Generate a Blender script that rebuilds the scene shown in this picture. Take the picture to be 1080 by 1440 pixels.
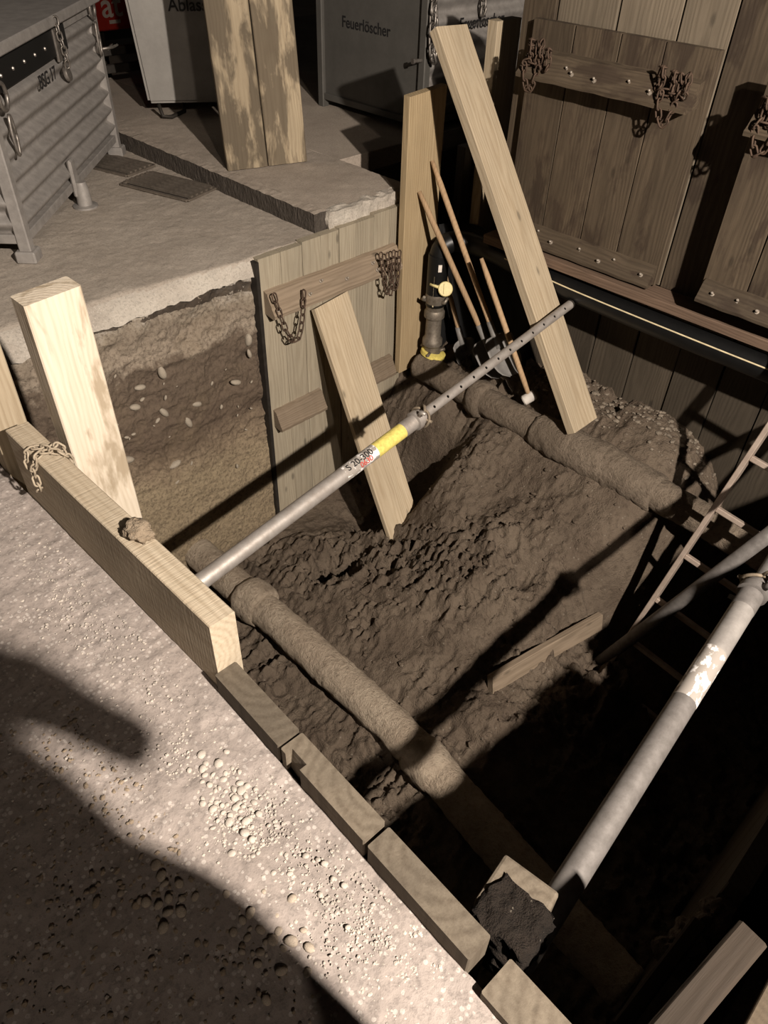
import bpy, bmesh, math, random
import numpy as np
from mathutils import Vector, Matrix
random.seed(7); rng = np.random.default_rng(11)
for o in list(bpy.data.objects): bpy.data.objects.remove(o)
scene = bpy.context.scene
COL = scene.collection
V = Vector
# ------------------------------------------------------------------ camera
cd = bpy.data.cameras.new('camera'); cam = bpy.data.objects.new('camera', cd); COL.objects.link(cam)
cd.sensor_fit = 'VERTICAL'; cd.sensor_height = 36.0; cd.lens = 36.0*1050/1440
cd.clip_start = 0.02; cd.clip_end = 100
cam.matrix_world = Matrix(((0.705, 0.456, -0.543, 0), (-0.708, 0.484, -0.514, 0), (0.028, 0.747, 0.664, 1.6), (0, 0, 0, 1)))
scene.camera = cam
# ------------------------------------------------------------------ world, lights, exposure
w = bpy.data.worlds.new('night'); scene.world = w; w.use_nodes = True
w.node_tree.nodes['Background'].inputs[0].default_value = (0.055, 0.050, 0.046, 1)
w.node_tree.nodes['Background'].inputs[1].default_value = 0.09
def lamp(name, loc, power, col, radius):
    l = bpy.data.lights.new(name, 'POINT'); l.energy = power; l.color = col; l.shadow_soft_size = radius
    o = bpy.data.objects.new(name, l); COL.objects.link(o); o.location = loc
    return o
lamp('floodlight', (0.45, -2.2, 2.9), 2300, (1.0, 0.89, 0.785), 0.045)
lamp('fill_light', (-3.0, -7.0, 6.5), 760, (1.0, 0.84, 0.70), 0.15)  # unseen fill light, added to lift the shaded ground
vs = scene.view_settings
vs.view_transform = 'Standard'; vs.look = 'None'; vs.gamma = 1; vs.use_curve_mapping = False; vs.exposure = 0.0

# ------------------------------------------------------------------ node helpers
class NT:
    def __init__(s, name):
        m = bpy.data.materials.new(name); m.use_nodes = True; s.m = m
        s.t = m.node_tree; s.b = s.t.nodes['Principled BSDF']
    def n(s, typ, **kw):
        nd = s.t.nodes.new(typ)
        for k, v in kw.items():
            if k.startswith('_'): setattr(nd, k[1:], v)
            else: nd.inputs[k.replace('__', ' ')].default_value = v
        return nd
    def l(s, a, b): s.t.links.new(a, b); return b
    def math(s, op, a, b=None, c=None, clamp=False):
        nd = s.n('ShaderNodeMath', _operation=op, _use_clamp=clamp)
        for i, v in enumerate((a, b, c)):
            if v is None: continue
            if isinstance(v, (int, float)): nd.inputs[i].default_value = v
            else: s.l(v, nd.inputs[i])
        return nd.outputs[0]
    def vmath(s, op, a, b):
        nd = s.n('ShaderNodeVectorMath', _operation=op)
        for i, v in enumerate((a, b)):
            if isinstance(v, tuple): nd.inputs[i].default_value = v
            else: s.l(v, nd.inputs[i])
        return nd.outputs[0]
    def noise(s, vec, scale, detail=4, rough=0.55, dist=0.0):
        nd = s.n('ShaderNodeTexNoise', Scale=scale, Detail=detail, Roughness=rough, Distortion=dist)
        s.l(vec, nd.inputs['Vector']); return nd.outputs[0]
    def vor(s, vec, scale, feature='F1', out=0):
        nd = s.n('ShaderNodeTexVoronoi', Scale=scale, _feature=feature)
        s.l(vec, nd.inputs['Vector']); return nd.outputs[out]
    def ramp(s, fac, stops):
        nd = s.n('ShaderNodeValToRGB'); cr = nd.color_ramp
        while len(cr.elements) < len(stops): cr.elements.new(0.5)
        for e, (p, c) in zip(cr.elements, stops):
            e.position = p; e.color = (*c, 1) if len(c) == 3 else c
        s.l(fac, nd.inputs[0]); return nd.outputs[0]
    def mix(s, fac, a, b, mode='MIX'):
        nd = s.n('ShaderNodeMix', _data_type='RGBA', _blend_type=mode)
        for i, v in ((0, fac), (6, a), (7, b)):
            if isinstance(v, (int, float)): nd.inputs[i].default_value = v
            elif isinstance(v, tuple): nd.inputs[i].default_value = (*v, 1)
            else: s.l(v, nd.inputs[i])
        return nd.outputs[2]
    def coord(s, which='Object'): return s.n('ShaderNodeTexCoord').outputs[which]
    def pos(s): return s.n('ShaderNodeNewGeometry').outputs['Position']
    def bump(s, h, strength=0.4, dist=0.01):
        nd = s.n('ShaderNodeBump', Strength=strength, Distance=dist)
        s.l(h, nd.inputs['Height']); s.l(nd.outputs[0], s.b.inputs['Normal'])
    def fin(s, col, rough=0.8, metal=0.0, spec=0.3):
        if isinstance(col, tuple): s.b.inputs['Base Color'].default_value = (*col, 1)
        else: s.l(col, s.b.inputs['Base Color'])
        if isinstance(rough, (int, float)): s.b.inputs['Roughness'].default_value = rough
        else: s.l(rough, s.b.inputs['Roughness'])
        s.b.inputs['Metallic'].default_value = metal
        s.b.inputs['Specular IOR Level'].default_value = spec
        return s.m

def wood(name, c1, c2, stain=0.0, stain_col=(0.05, 0.035, 0.022), saw=0.0, dirt=0.25, var=0.35, ringf=200):
    T = NT(name)
    rnd = T.n('ShaderNodeObjectInfo').outputs['Random']
    off = T.n('ShaderNodeCombineXYZ'); T.l(T.math('MULTIPLY', rnd, 7.3), off.inputs[2])
    p = T.vmath('ADD', T.coord(), off.outputs[0])
    warp = T.noise(T.vmath('MULTIPLY', p, (5, 5, 1.3)), 1.0, 3)
    sep = T.n('ShaderNodeSeparateXYZ'); T.l(p, sep.inputs[0])
    cx = T.math('ADD', sep.outputs[0], T.math('SUBTRACT', T.math('MULTIPLY', rnd, 0.2), 0.1))
    cy = T.math('ADD', sep.outputs[1], 0.09)
    r = T.math('SQRT', T.math('ADD', T.math('MULTIPLY', cx, cx), T.math('MULTIPLY', cy, cy)))
    r = T.math('ADD', r, T.math('MULTIPLY', warp, 0.09))
    rings = T.math('POWER', T.math('ADD', T.math('MULTIPLY', T.math('SINE', T.math('MULTIPLY', r, ringf*2)), 0.5), 0.5), 1.6)
    fib = T.noise(T.vmath('MULTIPLY', p, (90, 90, 3.2)), 1.0, 5, 0.7)
    blot = T.noise(T.vmath('MULTIPLY', p, (6, 6, 2.2)), 1.0, 4, 0.6)
    f = T.math('ADD', T.math('MULTIPLY', rings, 0.40), T.math('MULTIPLY', T.ramp(fib, [(0.33, (0, 0, 0)), (0.67, (1, 1, 1))]), 0.60))
    col = T.mix(f, c1, c2)
    col = T.mix(T.math('MULTIPLY', T.ramp(blot, [(0.35, (0, 0, 0)), (0.75, (1, 1, 1))]), dirt), col, tuple(x*0.45 for x in c1))
    if stain:
        sm = T.noise(T.vmath('MULTIPLY', p, (9, 9, 2.6)), 1.0, 5, 0.62, 0.3)
        sm = T.ramp(sm, [(0.62-0.22*stain, (0, 0, 0)), (0.70-0.2*stain, (1, 1, 1))])
        col = T.mix(T.math('MULTIPLY', sm, 0.75), col, stain_col)
    knot = T.vor(T.vmath('MULTIPLY', p, (7, 7, 3)), 1.0)
    col = T.mix(T.ramp(knot, [(0.05, (0.8, 0.8, 0.8)), (0.11, (0, 0, 0))]), col, tuple(x*0.35 for x in c1))
    hs = T.n('ShaderNodeHueSaturation'); T.l(col, hs.inputs['Color'])
    T.l(T.math('ADD', T.math('MULTIPLY', rnd, var), 1-var/2), hs.inputs['Value'])
    h = T.math('ADD', T.math('MULTIPLY', fib, 0.7), T.math('MULTIPLY', rings, 0.2))
    if saw:
        sw = T.noise(T.vmath('MULTIPLY', p, (12, 12, 150)), 1.0, 2, 0.5)
        h = T.math('ADD', h, T.math('MULTIPLY', sw, saw))
    T.bump(h, 0.5, 0.004)
    return T.fin(hs.outputs[0], 0.78, 0, 0.25)

M = {}
M['wood_pale'] = wood('wood_pale', (0.470, 0.390, 0.275), (0.330, 0.255, 0.165), dirt=0.35)
M['wood_beam'] = wood('wood_beam', (0.460, 0.390, 0.290), (0.330, 0.265, 0.185), saw=1.2, dirt=0.25)
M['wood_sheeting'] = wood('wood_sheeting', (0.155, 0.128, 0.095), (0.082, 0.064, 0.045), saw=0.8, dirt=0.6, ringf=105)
M['wood_grey'] = wood('wood_grey', (0.360, 0.315, 0.235), (0.250, 0.210, 0.150), dirt=0.35, var=0.2)
M['wood_stained'] = wood('wood_stained', (0.400, 0.325, 0.220), (0.270, 0.210, 0.135), stain=0.95, stain_col=(0.06, 0.046, 0.032), dirt=0.4)
M['wood_mortar'] = wood('wood_mortar', (0.520, 0.455, 0.365), (0.400, 0.335, 0.250), stain=0.35, stain_col=(0.22, 0.17, 0.11), dirt=0.2)
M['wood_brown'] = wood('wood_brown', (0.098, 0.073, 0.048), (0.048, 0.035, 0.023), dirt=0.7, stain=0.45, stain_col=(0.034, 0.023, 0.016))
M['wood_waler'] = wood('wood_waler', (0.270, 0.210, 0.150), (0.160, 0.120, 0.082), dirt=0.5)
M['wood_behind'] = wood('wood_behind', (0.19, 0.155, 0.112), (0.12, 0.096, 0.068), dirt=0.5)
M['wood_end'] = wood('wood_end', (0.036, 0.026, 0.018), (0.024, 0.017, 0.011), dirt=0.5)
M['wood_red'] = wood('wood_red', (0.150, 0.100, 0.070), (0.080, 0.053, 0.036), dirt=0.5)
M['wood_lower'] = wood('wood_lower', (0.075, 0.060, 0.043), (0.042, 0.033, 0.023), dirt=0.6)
M['handle_wood'] = wood('handle_wood', (0.42, 0.29, 0.17), (0.32, 0.21, 0.12), dirt=0.3, var=0.2)
M['wood_orange'] = wood('wood_orange', (0.500, 0.385, 0.230), (0.360, 0.260, 0.145), dirt=0.35)

def soil(name, ca, cb, cc, scale=1.0, bump=0.7):
    T = NT(name); p = T.pos()
    a = T.noise(p, 3.2*scale, 6, 0.6); b = T.noise(p, 26*scale, 5, 0.65); g = T.noise(p, 130*scale, 3, 0.6)
    col = T.mix(T.ramp(a, [(0.36, (0, 0, 0)), (0.66, (1, 1, 1))]), ca, cb)
    col = T.mix(T.math('MULTIPLY', T.ramp(b, [(0.5, (0, 0, 0)), (0.75, (1, 1, 1))]), 0.7), col, cc)
    st = T.vor(p, 60*scale)
    rs = T.vor(p, 60*scale, out=1); sp = T.n('ShaderNodeSeparateColor'); T.l(rs, sp.inputs[0])
    m = T.math('MULTIPLY', T.math('LESS_THAN', st, 0.30), T.math('GREATER_THAN', sp.outputs[0], 0.955))
    col = T.mix(T.math('MULTIPLY', m, 0.5), col, (0.22, 0.19, 0.15))
    h = T.math('ADD', T.math('MULTIPLY', b, 1.0), T.math('MULTIPLY', g, 0.45))
    T.bump(h, bump, 0.02)
    return T.fin(col, 0.9, 0, 0.2)
M['soil'] = soil('soil', (0.092, 0.069, 0.050), (0.140, 0.109, 0.080), (0.046, 0.033, 0.023), 1.0, 1.0)
M['mud'] = soil('mud', (0.20, 0.155, 0.108), (0.27, 0.215, 0.155), (0.13, 0.095, 0.063), 1.6)
M['crust'] = soil('crust', (0.30, 0.24, 0.178), (0.40, 0.33, 0.25), (0.15, 0.112, 0.078), 1.6, 1.0)
M['shade_mud'] = soil('shade_mud', (0.016, 0.012, 0.009), (0.026, 0.019, 0.014), (0.008, 0.006, 0.0045), 2.0, 1.0)  # mud for the chock, near-black to stand for the shadow on it
M['pipe_mud'] = soil('pipe_mud', (0.16, 0.126, 0.093), (0.23, 0.184, 0.138), (0.085, 0.064, 0.045), 1.6, 1.0)

def soil_wall():
    T = NT('soil_wall'); p = T.pos()
    sep = T.n('ShaderNodeSeparateXYZ'); T.l(p, sep.inputs[0])
    n1 = T.noise(p, 3.5, 6, 0.66); n2 = T.noise(p, 14, 6, 0.7); n3 = T.noise(p, 60, 5, 0.72)
    slope = T.math('MULTIPLY', T.math('SUBTRACT', sep.outputs[0], 1.7), 0.07)
    z = T.math('ADD', sep.outputs[2], slope)
    z = T.math('ADD', z, T.math('MULTIPLY', T.math('SUBTRACT', n1, 0.5), 0.42))
    z = T.math('ADD', z, T.math('MULTIPLY', T.math('SUBTRACT', n2, 0.5), 0.10))
    f = T.math('DIVIDE', T.math('ADD', z, 2.0), 2.0)      # 0 at z=-2, 1 at z=0
    lay = T.ramp(f, [(0.0, (0.25, 0.195, 0.125)), (0.42, (0.29, 0.23, 0.15)), (0.50, (0.22, 0.168, 0.115)), (0.57, (0.115, 0.084, 0.06)),
                     (0.80, (0.125, 0.095, 0.070)), (0.83, (0.29, 0.24, 0.185)), (0.905, (0.22, 0.18, 0.137)), (0.93, (0.27, 0.23, 0.18)), (0.955, (0.42, 0.38, 0.33)), (1.0, (0.38, 0.34, 0.29))])
    zb = T.math('ADD', T.math('ADD', sep.outputs[2], T.math('MULTIPLY', T.math('SUBTRACT', sep.outputs[0], 1.7), 0.075)), T.math('MULTIPLY', T.math('SUBTRACT', n2, 0.5), 0.05))
    band = T.math('LESS_THAN', T.math('ABSOLUTE', T.math('ADD', zb, 0.108)), 0.028)
    brk = T.math('GREATER_THAN', T.math('ADD', T.noise(p, 9, 4, 0.7), T.math('MULTIPLY', T.math('SUBTRACT', sep.outputs[0], 1.7), 0.12)), 0.42)
    col = T.mix(T.math('MULTIPLY', T.math('MULTIPLY', band, brk), 0.9), lay, (0.035, 0.026, 0.02))
    col = T.mix(T.math('MULTIPLY', T.ramp(n3, [(0.48, (0, 0, 0)), (0.62, (1, 1, 1))]), 0.6), col, (0.07, 0.051, 0.037))
    col = T.mix(T.math('MULTIPLY', T.ramp(n1, [(0.5, (0, 0, 0)), (0.7, (1, 1, 1))]), 0.35), col, (0.20, 0.15, 0.095))
    T.bump(T.math('ADD', n3, T.math('MULTIPLY', n2, 0.8)), 0.6, 0.02)
    return T.fin(col, 0.9, 0, 0.2)
M['soil_wall'] = soil_wall()

def asphalt(name, ca, cb, cs, spk=0.5, sc=1.0):
    T = NT(name); p = T.pos()
    a = T.noise(p, 2.2*sc, 6, 0.62); b = T.noise(p, 90*sc, 4, 0.7); e = T.noise(p, 9*sc, 5, 0.65)
    col = T.mix(T.ramp(a, [(0.35, (0, 0, 0)), (0.68, (1, 1, 1))]), ca, cb)
    col = T.mix(T.math('MULTIPLY', T.ramp(e, [(0.48, (0, 0, 0)), (0.7, (1, 1, 1))]), 0.4), col, tuple(x*0.62 for x in ca))
    v = T.vor(p, 110*sc); cell = T.vor(p, 110*sc, out=1)
    sp = T.n('ShaderNodeSeparateColor'); T.l(cell, sp.inputs[0])
    m = T.math('MULTIPLY', T.math('LESS_THAN', v, 0.42), T.math('GREATER_THAN', sp.outputs[0], 0.72))
    col = T.mix(T.math('MULTIPLY', m, spk), col, cs)
    dk = T.math('MULTIPLY', T.ramp(b, [(0.50, (0, 0, 0)), (0.64, (1, 1, 1))]), 0.6)
    col = T.mix(dk, col, tuple(x*0.5 for x in ca))
    T.bump(T.math('ADD', T.math('MULTIPLY', b, 1.0), T.math('MULTIPLY', m, 0.25)), 0.45, 0.006)
    return T.fin(col, 0.85, 0, 0.25)
M['asphalt_near'] = asphalt('asphalt_near', (0.315, 0.272, 0.245), (0.225, 0.19, 0.166), (0.47, 0.425, 0.385), 0.6, 0.8)
M['asphalt_far'] = asphalt('asphalt_far', (0.43, 0.375, 0.315), (0.34, 0.29, 0.238), (0.50, 0.45, 0.39), 0.3)
M['pavement'] = asphalt('pavement', (0.44, 0.375, 0.31), (0.33, 0.275, 0.225), (0.46, 0.41, 0.35), 0.3)
M['concrete'] = asphalt('concrete', (0.46, 0.42, 0.36), (0.36, 0.31, 0.26), (0.55, 0.5, 0.44), 0.4)
M['road_far'] = asphalt('road_far', (0.14, 0.12, 0.10), (0.10, 0.085, 0.07), (0.2, 0.18, 0.16), 0.3)
def kerbm():
    T = NT('kerb_granite'); p = T.pos()
    a = T.noise(T.vmath('MULTIPLY', p, (60, 60, 22)), 1, 4, 0.65)
    col = T.mix(a, (0.03, 0.025, 0.02), (0.105, 0.087, 0.071)); T.bump(a, 1.0, 0.02)
    return T.fin(col, 0.8, 0, 0.3)
M['kerb'] = kerbm()
def metal(name, c1, c2, rough=0.45, met=0.85, sc=14, b=0.15):
    T = NT(name); p = T.coord()
    a = T.noise(p, sc, 5, 0.65); e = T.noise(p, sc*9, 3, 0.6)
    col = T.mix(T.ramp(a, [(0.36, (0, 0, 0)), (0.66, (1, 1, 1))]), c1, c2)
    col = T.mix(T.math('MULTIPLY', e, 0.35), col, tuple(x*0.6 for x in c1))
    T.bump(T.math('ADD', a, T.math('MULTIPLY', e, 0.4)), b, 0.004)
    return T.fin(col, T.math('ADD', T.math('MULTIPLY', a, 0.3), rough-0.12), met, 0.4)
M['galv'] = metal('galv', (0.36, 0.335, 0.31), (0.24, 0.222, 0.205), 0.55, 0.3)
M['galv_flat'] = metal('galv_flat', (0.125, 0.118, 0.106), (0.095, 0.09, 0.08), 0.6, 0.3, 5)
M['bin_grey'] = metal('bin_grey', (0.30, 0.285, 0.26), (0.25, 0.235, 0.215), 0.6, 0.15, 6)
M['prop_steel'] = metal('prop_steel', (0.50, 0.46, 0.42), (0.34, 0.30, 0.265), 0.48, 0.5, 22)
M['prop_dull'] = metal('prop_dull', (0.185, 0.17, 0.158), (0.115, 0.104, 0.095), 0.6, 0.25, 26)
M['rust'] = metal('rust', (0.075, 0.05, 0.036), (0.13, 0.085, 0.058), 0.7, 0.5, 40, 0.4)
M['rust_light'] = metal('rust_light', (0.26, 0.21, 0.15), (0.18, 0.14, 0.10), 0.7, 0.3, 40, 0.4)
M['chain_tan'] = metal('chain_tan', (0.36, 0.30, 0.22), (0.26, 0.21, 0.15), 0.7, 0.1, 40, 0.3)
M['chain_bright'] = metal('chain_bright', (0.34, 0.31, 0.28), (0.16, 0.14, 0.12), 0.45, 0.8, 40)
M['aluminium'] = metal('aluminium', (0.42, 0.34, 0.28), (0.30, 0.235, 0.19), 0.55, 0.3, 18)
M['dark_steel'] = metal('dark_steel', (0.03, 0.026, 0.022), (0.05, 0.042, 0.035), 0.6, 0.5, 20)
M['iron_grate'] = metal('iron_grate', (0.26, 0.22, 0.18), (0.15, 0.125, 0.10), 0.55, 0.6, 30)
M['brass_dirty'] = metal('brass_dirty', (0.27, 0.235, 0.19), (0.13, 0.105, 0.08), 0.5, 0.6, 30)
M['bolt'] = metal('bolt', (0.42, 0.37, 0.31), (0.25, 0.21, 0.17), 0.5, 0.5, 60)
def plain(name, c, rough=0.5, sc=25, k=0.75, spec=0.4):
    T = NT(name); a = T.noise(T.coord(), sc, 4, 0.6)
    col = T.mix(T.ramp(a, [(0.4, (0, 0, 0)), (0.7, (1, 1, 1))]), c, tuple(x*k for x in c))
    return T.fin(col, rough, 0, spec)
M['black_plastic'] = plain('black_plastic', (0.005, 0.005, 0.005), 0.42)
M['black_sheet'] = plain('black_sheet', (0.006, 0.006, 0.006), 0.7, spec=0.2)
M['stripe'] = plain('stripe', (0.62, 0.52, 0.33), 0.5)
M['yellow'] = plain('yellow', (0.72, 0.60, 0.16), 0.5, 60, 0.7)
M['yellow_pale'] = plain('yellow_pale', (0.66, 0.56, 0.26), 0.5, 60, 0.8)
M['white_paint'] = plain('white_paint', (0.72, 0.68, 0.64), 0.6, 45, 0.8)
def worn():
    T = NT('worn_paint'); p = T.coord(); a = T.noise(T.vmath('MULTIPLY', p, (30, 30, 18)), 1, 5, 0.6)
    m = T.ramp(a, [(0.46, (0, 0, 0)), (0.50, (1, 1, 1))])
    return T.fin(T.mix(m, (0.74, 0.71, 0.68), (0.30, 0.27, 0.24)), 0.6, 0, 0.3)
M['worn_paint'] = worn()
M['ink'] = plain('ink', (0.012, 0.011, 0.011), 0.7)
M['ink_red'] = plain('ink_red', (0.45, 0.06, 0.045), 0.7)
M['sign_red'] = plain('sign_red', (0.50, 0.035, 0.02), 0.5, 10, 0.8)
M['sign_white'] = plain('sign_white', (0.75, 0.68, 0.6), 0.6)
M['stone_pale'] = plain('stone_pale', (0.44, 0.39, 0.335), 0.75, 12, 0.65, 0.25)
M['stone_grey'] = plain('stone_grey', (0.36, 0.30, 0.235), 0.75, 12, 0.6, 0.25)
M['stone_brown'] = plain('stone_brown', (0.27, 0.21, 0.15), 0.8, 12, 0.6, 0.25)
M['stone_wall'] = plain('stone_wall', (0.33, 0.285, 0.225), 0.8, 20, 0.65, 0.25)
M['stone_gravel'] = plain('stone_gravel', (0.21, 0.175, 0.135), 0.8, 20, 0.6, 0.25)
M['shovel_steel'] = metal('shovel_steel', (0.24, 0.23, 0.215), (0.16, 0.15, 0.14), 0.65, 0.2, 12)
M['mallet'] = plain('mallet', (0.55, 0.51, 0.46), 0.6)
M['plywood'] = wood('plywood', (0.085, 0.064, 0.042), (0.06, 0.045, 0.03), dirt=0.4)
M['cloth_dark'] = plain('cloth_dark', (0.05, 0.05, 0.055), 0.9)
M['cloth_orange'] = plain('cloth_orange', (0.55, 0.16, 0.03), 0.85)
M['skin'] = plain('skin', (0.50, 0.31, 0.22), 0.6, 20, 0.9)

# ------------------------------------------------------------------ object helpers
def link(name, me, m, parent=None, mw=None, smooth=False):
    o = bpy.data.objects.new(name, me); COL.objects.link(o)
    if m is not None: me.materials.append(M[m] if isinstance(m, str) else m)
    if smooth:
        for p in me.polygons: p.use_smooth = True
    if parent is not None: o.parent = parent
    if mw is not None: o.matrix_local = mw
    return o
def tag(o, label, cat, group=None, kind=None):
    o['label'] = label; o['category'] = cat
    if group: o['group'] = group
    if kind: o['kind'] = kind
    return o
def structure(o, label=None):
    o['kind'] = 'structure'
    if label: o['label'] = label
    return o
def thing(name, label, cat, loc=(0, 0, 0), group=None, mw=None):
    o = bpy.data.objects.new(name, None); COL.objects.link(o); o.empty_display_size = 0.1
    if mw is not None: o.matrix_world = mw
    else: o.matrix_world = Matrix.Translation(loc)
    return tag(o, label, cat, group)
def frame(o, z, x):
    z = V(z).normalized(); x = V(x); x = (x - z*x.dot(z)).normalized(); y = z.cross(x)
    return Matrix(((x.x, y.x, z.x, o[0]), (x.y, y.y, z.y, o[1]), (x.z, y.z, z.z, o[2]), (0, 0, 0, 1)))
def T3(x, y, z): return Matrix.Translation((x, y, z))
def from_bm(name, bm):
    me = bpy.data.meshes.new(name); bmesh.ops.recalc_face_normals(bm, faces=bm.faces); bm.to_mesh(me); bm.free(); return me
def box_me(name, x0, x1, y0, y1, z0, z1, bev=0.003, seg=1):
    bm = bmesh.new(); bmesh.ops.create_cube(bm, size=1)
    for v in bm.verts:
        v.co = ((x0 if v.co.x < 0 else x1), (y0 if v.co.y < 0 else y1), (z0 if v.co.z < 0 else z1))
    if bev: bmesh.ops.bevel(bm, geom=bm.edges[:], offset=bev, segments=seg, affect='EDGES', profile=0.5)
    return from_bm(name, bm)
def plank_me(name, w, t, L, bev=0.004, wob=0.003, seed=0, cuts=9, skew=0.0):
    """board of width w (x), thickness t (y), length L (z, from 0), slightly uneven along its length"""
    bm = bmesh.new(); r = random.Random(seed)
    prof = []
    b = bev
    for sx, sy in ((-1, -1), (1, -1), (1, 1), (-1, 1)):
        cx, cy = sx*w/2, sy*t/2
        pts = [(cx, cy-sy*b), (cx-sx*b, cy)]
        if (sx, sy) in ((1, -1), (-1, 1)): pts = pts[::-1]
        # order around the loop, counter clockwise
        prof += pts
    prof.sort(key=lambda q: math.atan2(q[1]/t, q[0]/w))
    rows = []
    a1, a2 = r.uniform(0, 6), r.uniform(0, 6)
    for k in range(cuts+1):
        f = k/cuts; z = f*L
        dx = wob*math.sin(a1+f*5); dw = 1+wob*2*math.sin(a2+f*9)
        rows.append([bm.verts.new((x*dw+dx, y, z + (skew*x if k == cuts else 0))) for x, y in prof])
    n = len(prof)
    for k in range(cuts):
        for i in range(n):
            bm.faces.new((rows[k][i], rows[k][(i+1) % n], rows[k+1][(i+1) % n], rows[k+1][i]))
    bm.faces.new(rows[0][::-1]); bm.faces.new(rows[-1])
    return from_bm(name, bm)
_seed = [0]
def plank(name, A, B, wdir, w, t, m, parent=None, bev=0.004, wob=0.003, skew=0.0):
    A, B = V(A), V(B); _seed[0] += 1
    me = plank_me(name, w, t, (B-A).length, bev, wob, _seed[0], skew=skew)
    mw = frame(A, B-A, wdir)
    if parent is None:
        o = link(name, me, m); o.matrix_world = mw
    else:
        o = link(name, me, m, parent); o.matrix_parent_inverse = parent.matrix_world.inverted() if False else Matrix()
        o.matrix_local = parent.matrix_world.inverted() @ mw
    return o
def tube_me(name, pts, rad, n=16, cap=True, rfun=None):
    bm = bmesh.new(); pts = [V(p) for p in pts]; rings = []
    up = V((0, 0, 1)); prev = None
    for i, p in enumerate(pts):
        d = (pts[min(i+1, len(pts)-1)] - pts[max(i-1, 0)]).normalized()
        if prev is None:
            x = d.cross(up if abs(d.z) < 0.95 else V((1, 0, 0))).normalized()
        else:
            x = (prev - d*prev.dot(d)).normalized()
        prev = x; y = d.cross(x)
        r = rad[i] if isinstance(rad, (list, tuple)) else rad
        ring = []
        for k in range(n):
            a = 2*math.pi*k/n
            rr = r*(rfun(i, k) if rfun else 1)
            ring.append(bm.verts.new(p + x*math.cos(a)*rr + y*math.sin(a)*rr))
        rings.append(ring)
    for i in range(len(rings)-1):
        for k in range(n):
            bm.faces.new((rings[i][k], rings[i][(k+1) % n], rings[i+1][(k+1) % n], rings[i+1][k]))
    if cap: bm.faces.new(rings[0][::-1]); bm.faces.new(rings[-1])
    return from_bm(name, bm)
def tube(name, pts, rad, m, parent=None, n=16, smooth=True, rfun=None):
    me = tube_me(name, pts, rad, n, True, rfun)
    o = link(name, me, m, parent)
    if smooth:
        for p in me.polygons: p.use_smooth = len(p.vertices) == 4
    return o
def lathe(name, prof, m, parent=None, mw=None, n=24):
    """prof list of (r, z) around local z"""
    pts = [(0, 0, z) for r, z in prof]
    bm = bmesh.new(); rings = []
    for r, z in prof:
        rings.append([bm.verts.new((r*math.cos(2*math.pi*k/n), r*math.sin(2*math.pi*k/n), z)) for k in range(n)])
    for i in range(len(rings)-1):
        for k in range(n):
            bm.faces.new((rings[i][k], rings[i][(k+1) % n], rings[i+1][(k+1) % n], rings[i+1][k]))
    bm.faces.new(rings[0][::-1]); bm.faces.new(rings[-1])
    me = from_bm(name, bm); o = link(name, me, m, parent, mw)
    for p in me.polygons: p.use_smooth = True
    me.set_sharp_from_angle(angle=math.radians(35 if n > 6 else 5))
    return o
# value noise in numpy
def vnoise(x, y, seed=0):
    xi = np.floor(x).astype(np.int64); yi = np.floor(y).astype(np.int64); xf = x-xi; yf = y-yi
    u = xf*xf*xf*(xf*(xf*6-15)+10); v = yf*yf*yf*(yf*(yf*6-15)+10)
    def h(a, b):
        n = (a*374761393 + b*668265263 + seed*1442695041) & 0x7fffffff
        n = ((n ^ (n >> 13))*1274126177) & 0x7fffffff
        return ((n ^ (n >> 16)) & 0xffff)/65535.0
    return (h(xi, yi)*(1-u)+h(xi+1, yi)*u)*(1-v) + (h(xi, yi+1)*(1-u)+h(xi+1, yi+1)*u)*v
def fbm(x, y, f, octv=4, seed=0, billow=False):
    s = 0; a = 1; tot = 0
    for k in range(octv):
        n = vnoise(x*f+k*17.3, y*f-k*9.1, seed+k)*2-1
        if billow: n = 1-2*abs(n)
        s = s+a*n; tot += a; a *= 0.5; f *= 2.03
    return s/tot
def grid_me(name, P):
    """P array (ny, nx, 3)"""
    ny, nx = P.shape[:2]
    idx = np.arange(ny*nx).reshape(ny, nx)
    f = np.stack([idx[:-1, :-1], idx[:-1, 1:], idx[1:, 1:], idx[1:, :-1]], -1).reshape(-1, 4)
    me = bpy.data.meshes.new(name); me.from_pydata(P.reshape(-1, 3).tolist(), [], f.tolist()); me.update()
    for p in me.polygons: p.use_smooth = True
    return me
def rock_me(name, seed, sub=2, amp=0.18, flat=0.75):
    bm = bmesh.new(); bmesh.ops.create_icosphere(bm, subdivisions=sub, radius=0.5); r = random.Random(seed)
    dirs = [(V((r.gauss(0, 1), r.gauss(0, 1), r.gauss(0, 1))).normalized(), r.uniform(-amp, amp)) for _ in range(7)]
    for v in bm.verts:
        d = v.co.normalized(); k = 1+sum(a*max(0, d.dot(q))**2 for q, a in dirs)
        v.co = d*0.5*k; v.co.z *= flat
    me = from_bm(name, bm)
    for p in me.polygons: p.use_smooth = True
    return me
ROCKS = [rock_me('rock', s, 2, 0.38, 0.62) for s in range(8)]
def text(name, body, size, mw, m, parent, sx=1.0):
    cu = bpy.data.curves.new('t', 'FONT'); cu.body = body; cu.size = size; cu.extrude = 0.0006; cu.align_x = 'CENTER'; cu.align_y = 'CENTER'; cu.offset = size*0.012
    to = bpy.data.objects.new('t', cu); COL.objects.link(to)
    me = bpy.data.meshes.new_from_object(to.evaluated_get(bpy.context.evaluated_depsgraph_get()))
    bpy.data.objects.remove(to)
    for v in me.vertices: v.co.x *= sx
    return link(name, me, m, parent, mw)
def rel(parent, o, mw):
    o.parent = parent; o.matrix_local = parent.matrix_world.inverted() @ mw

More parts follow.
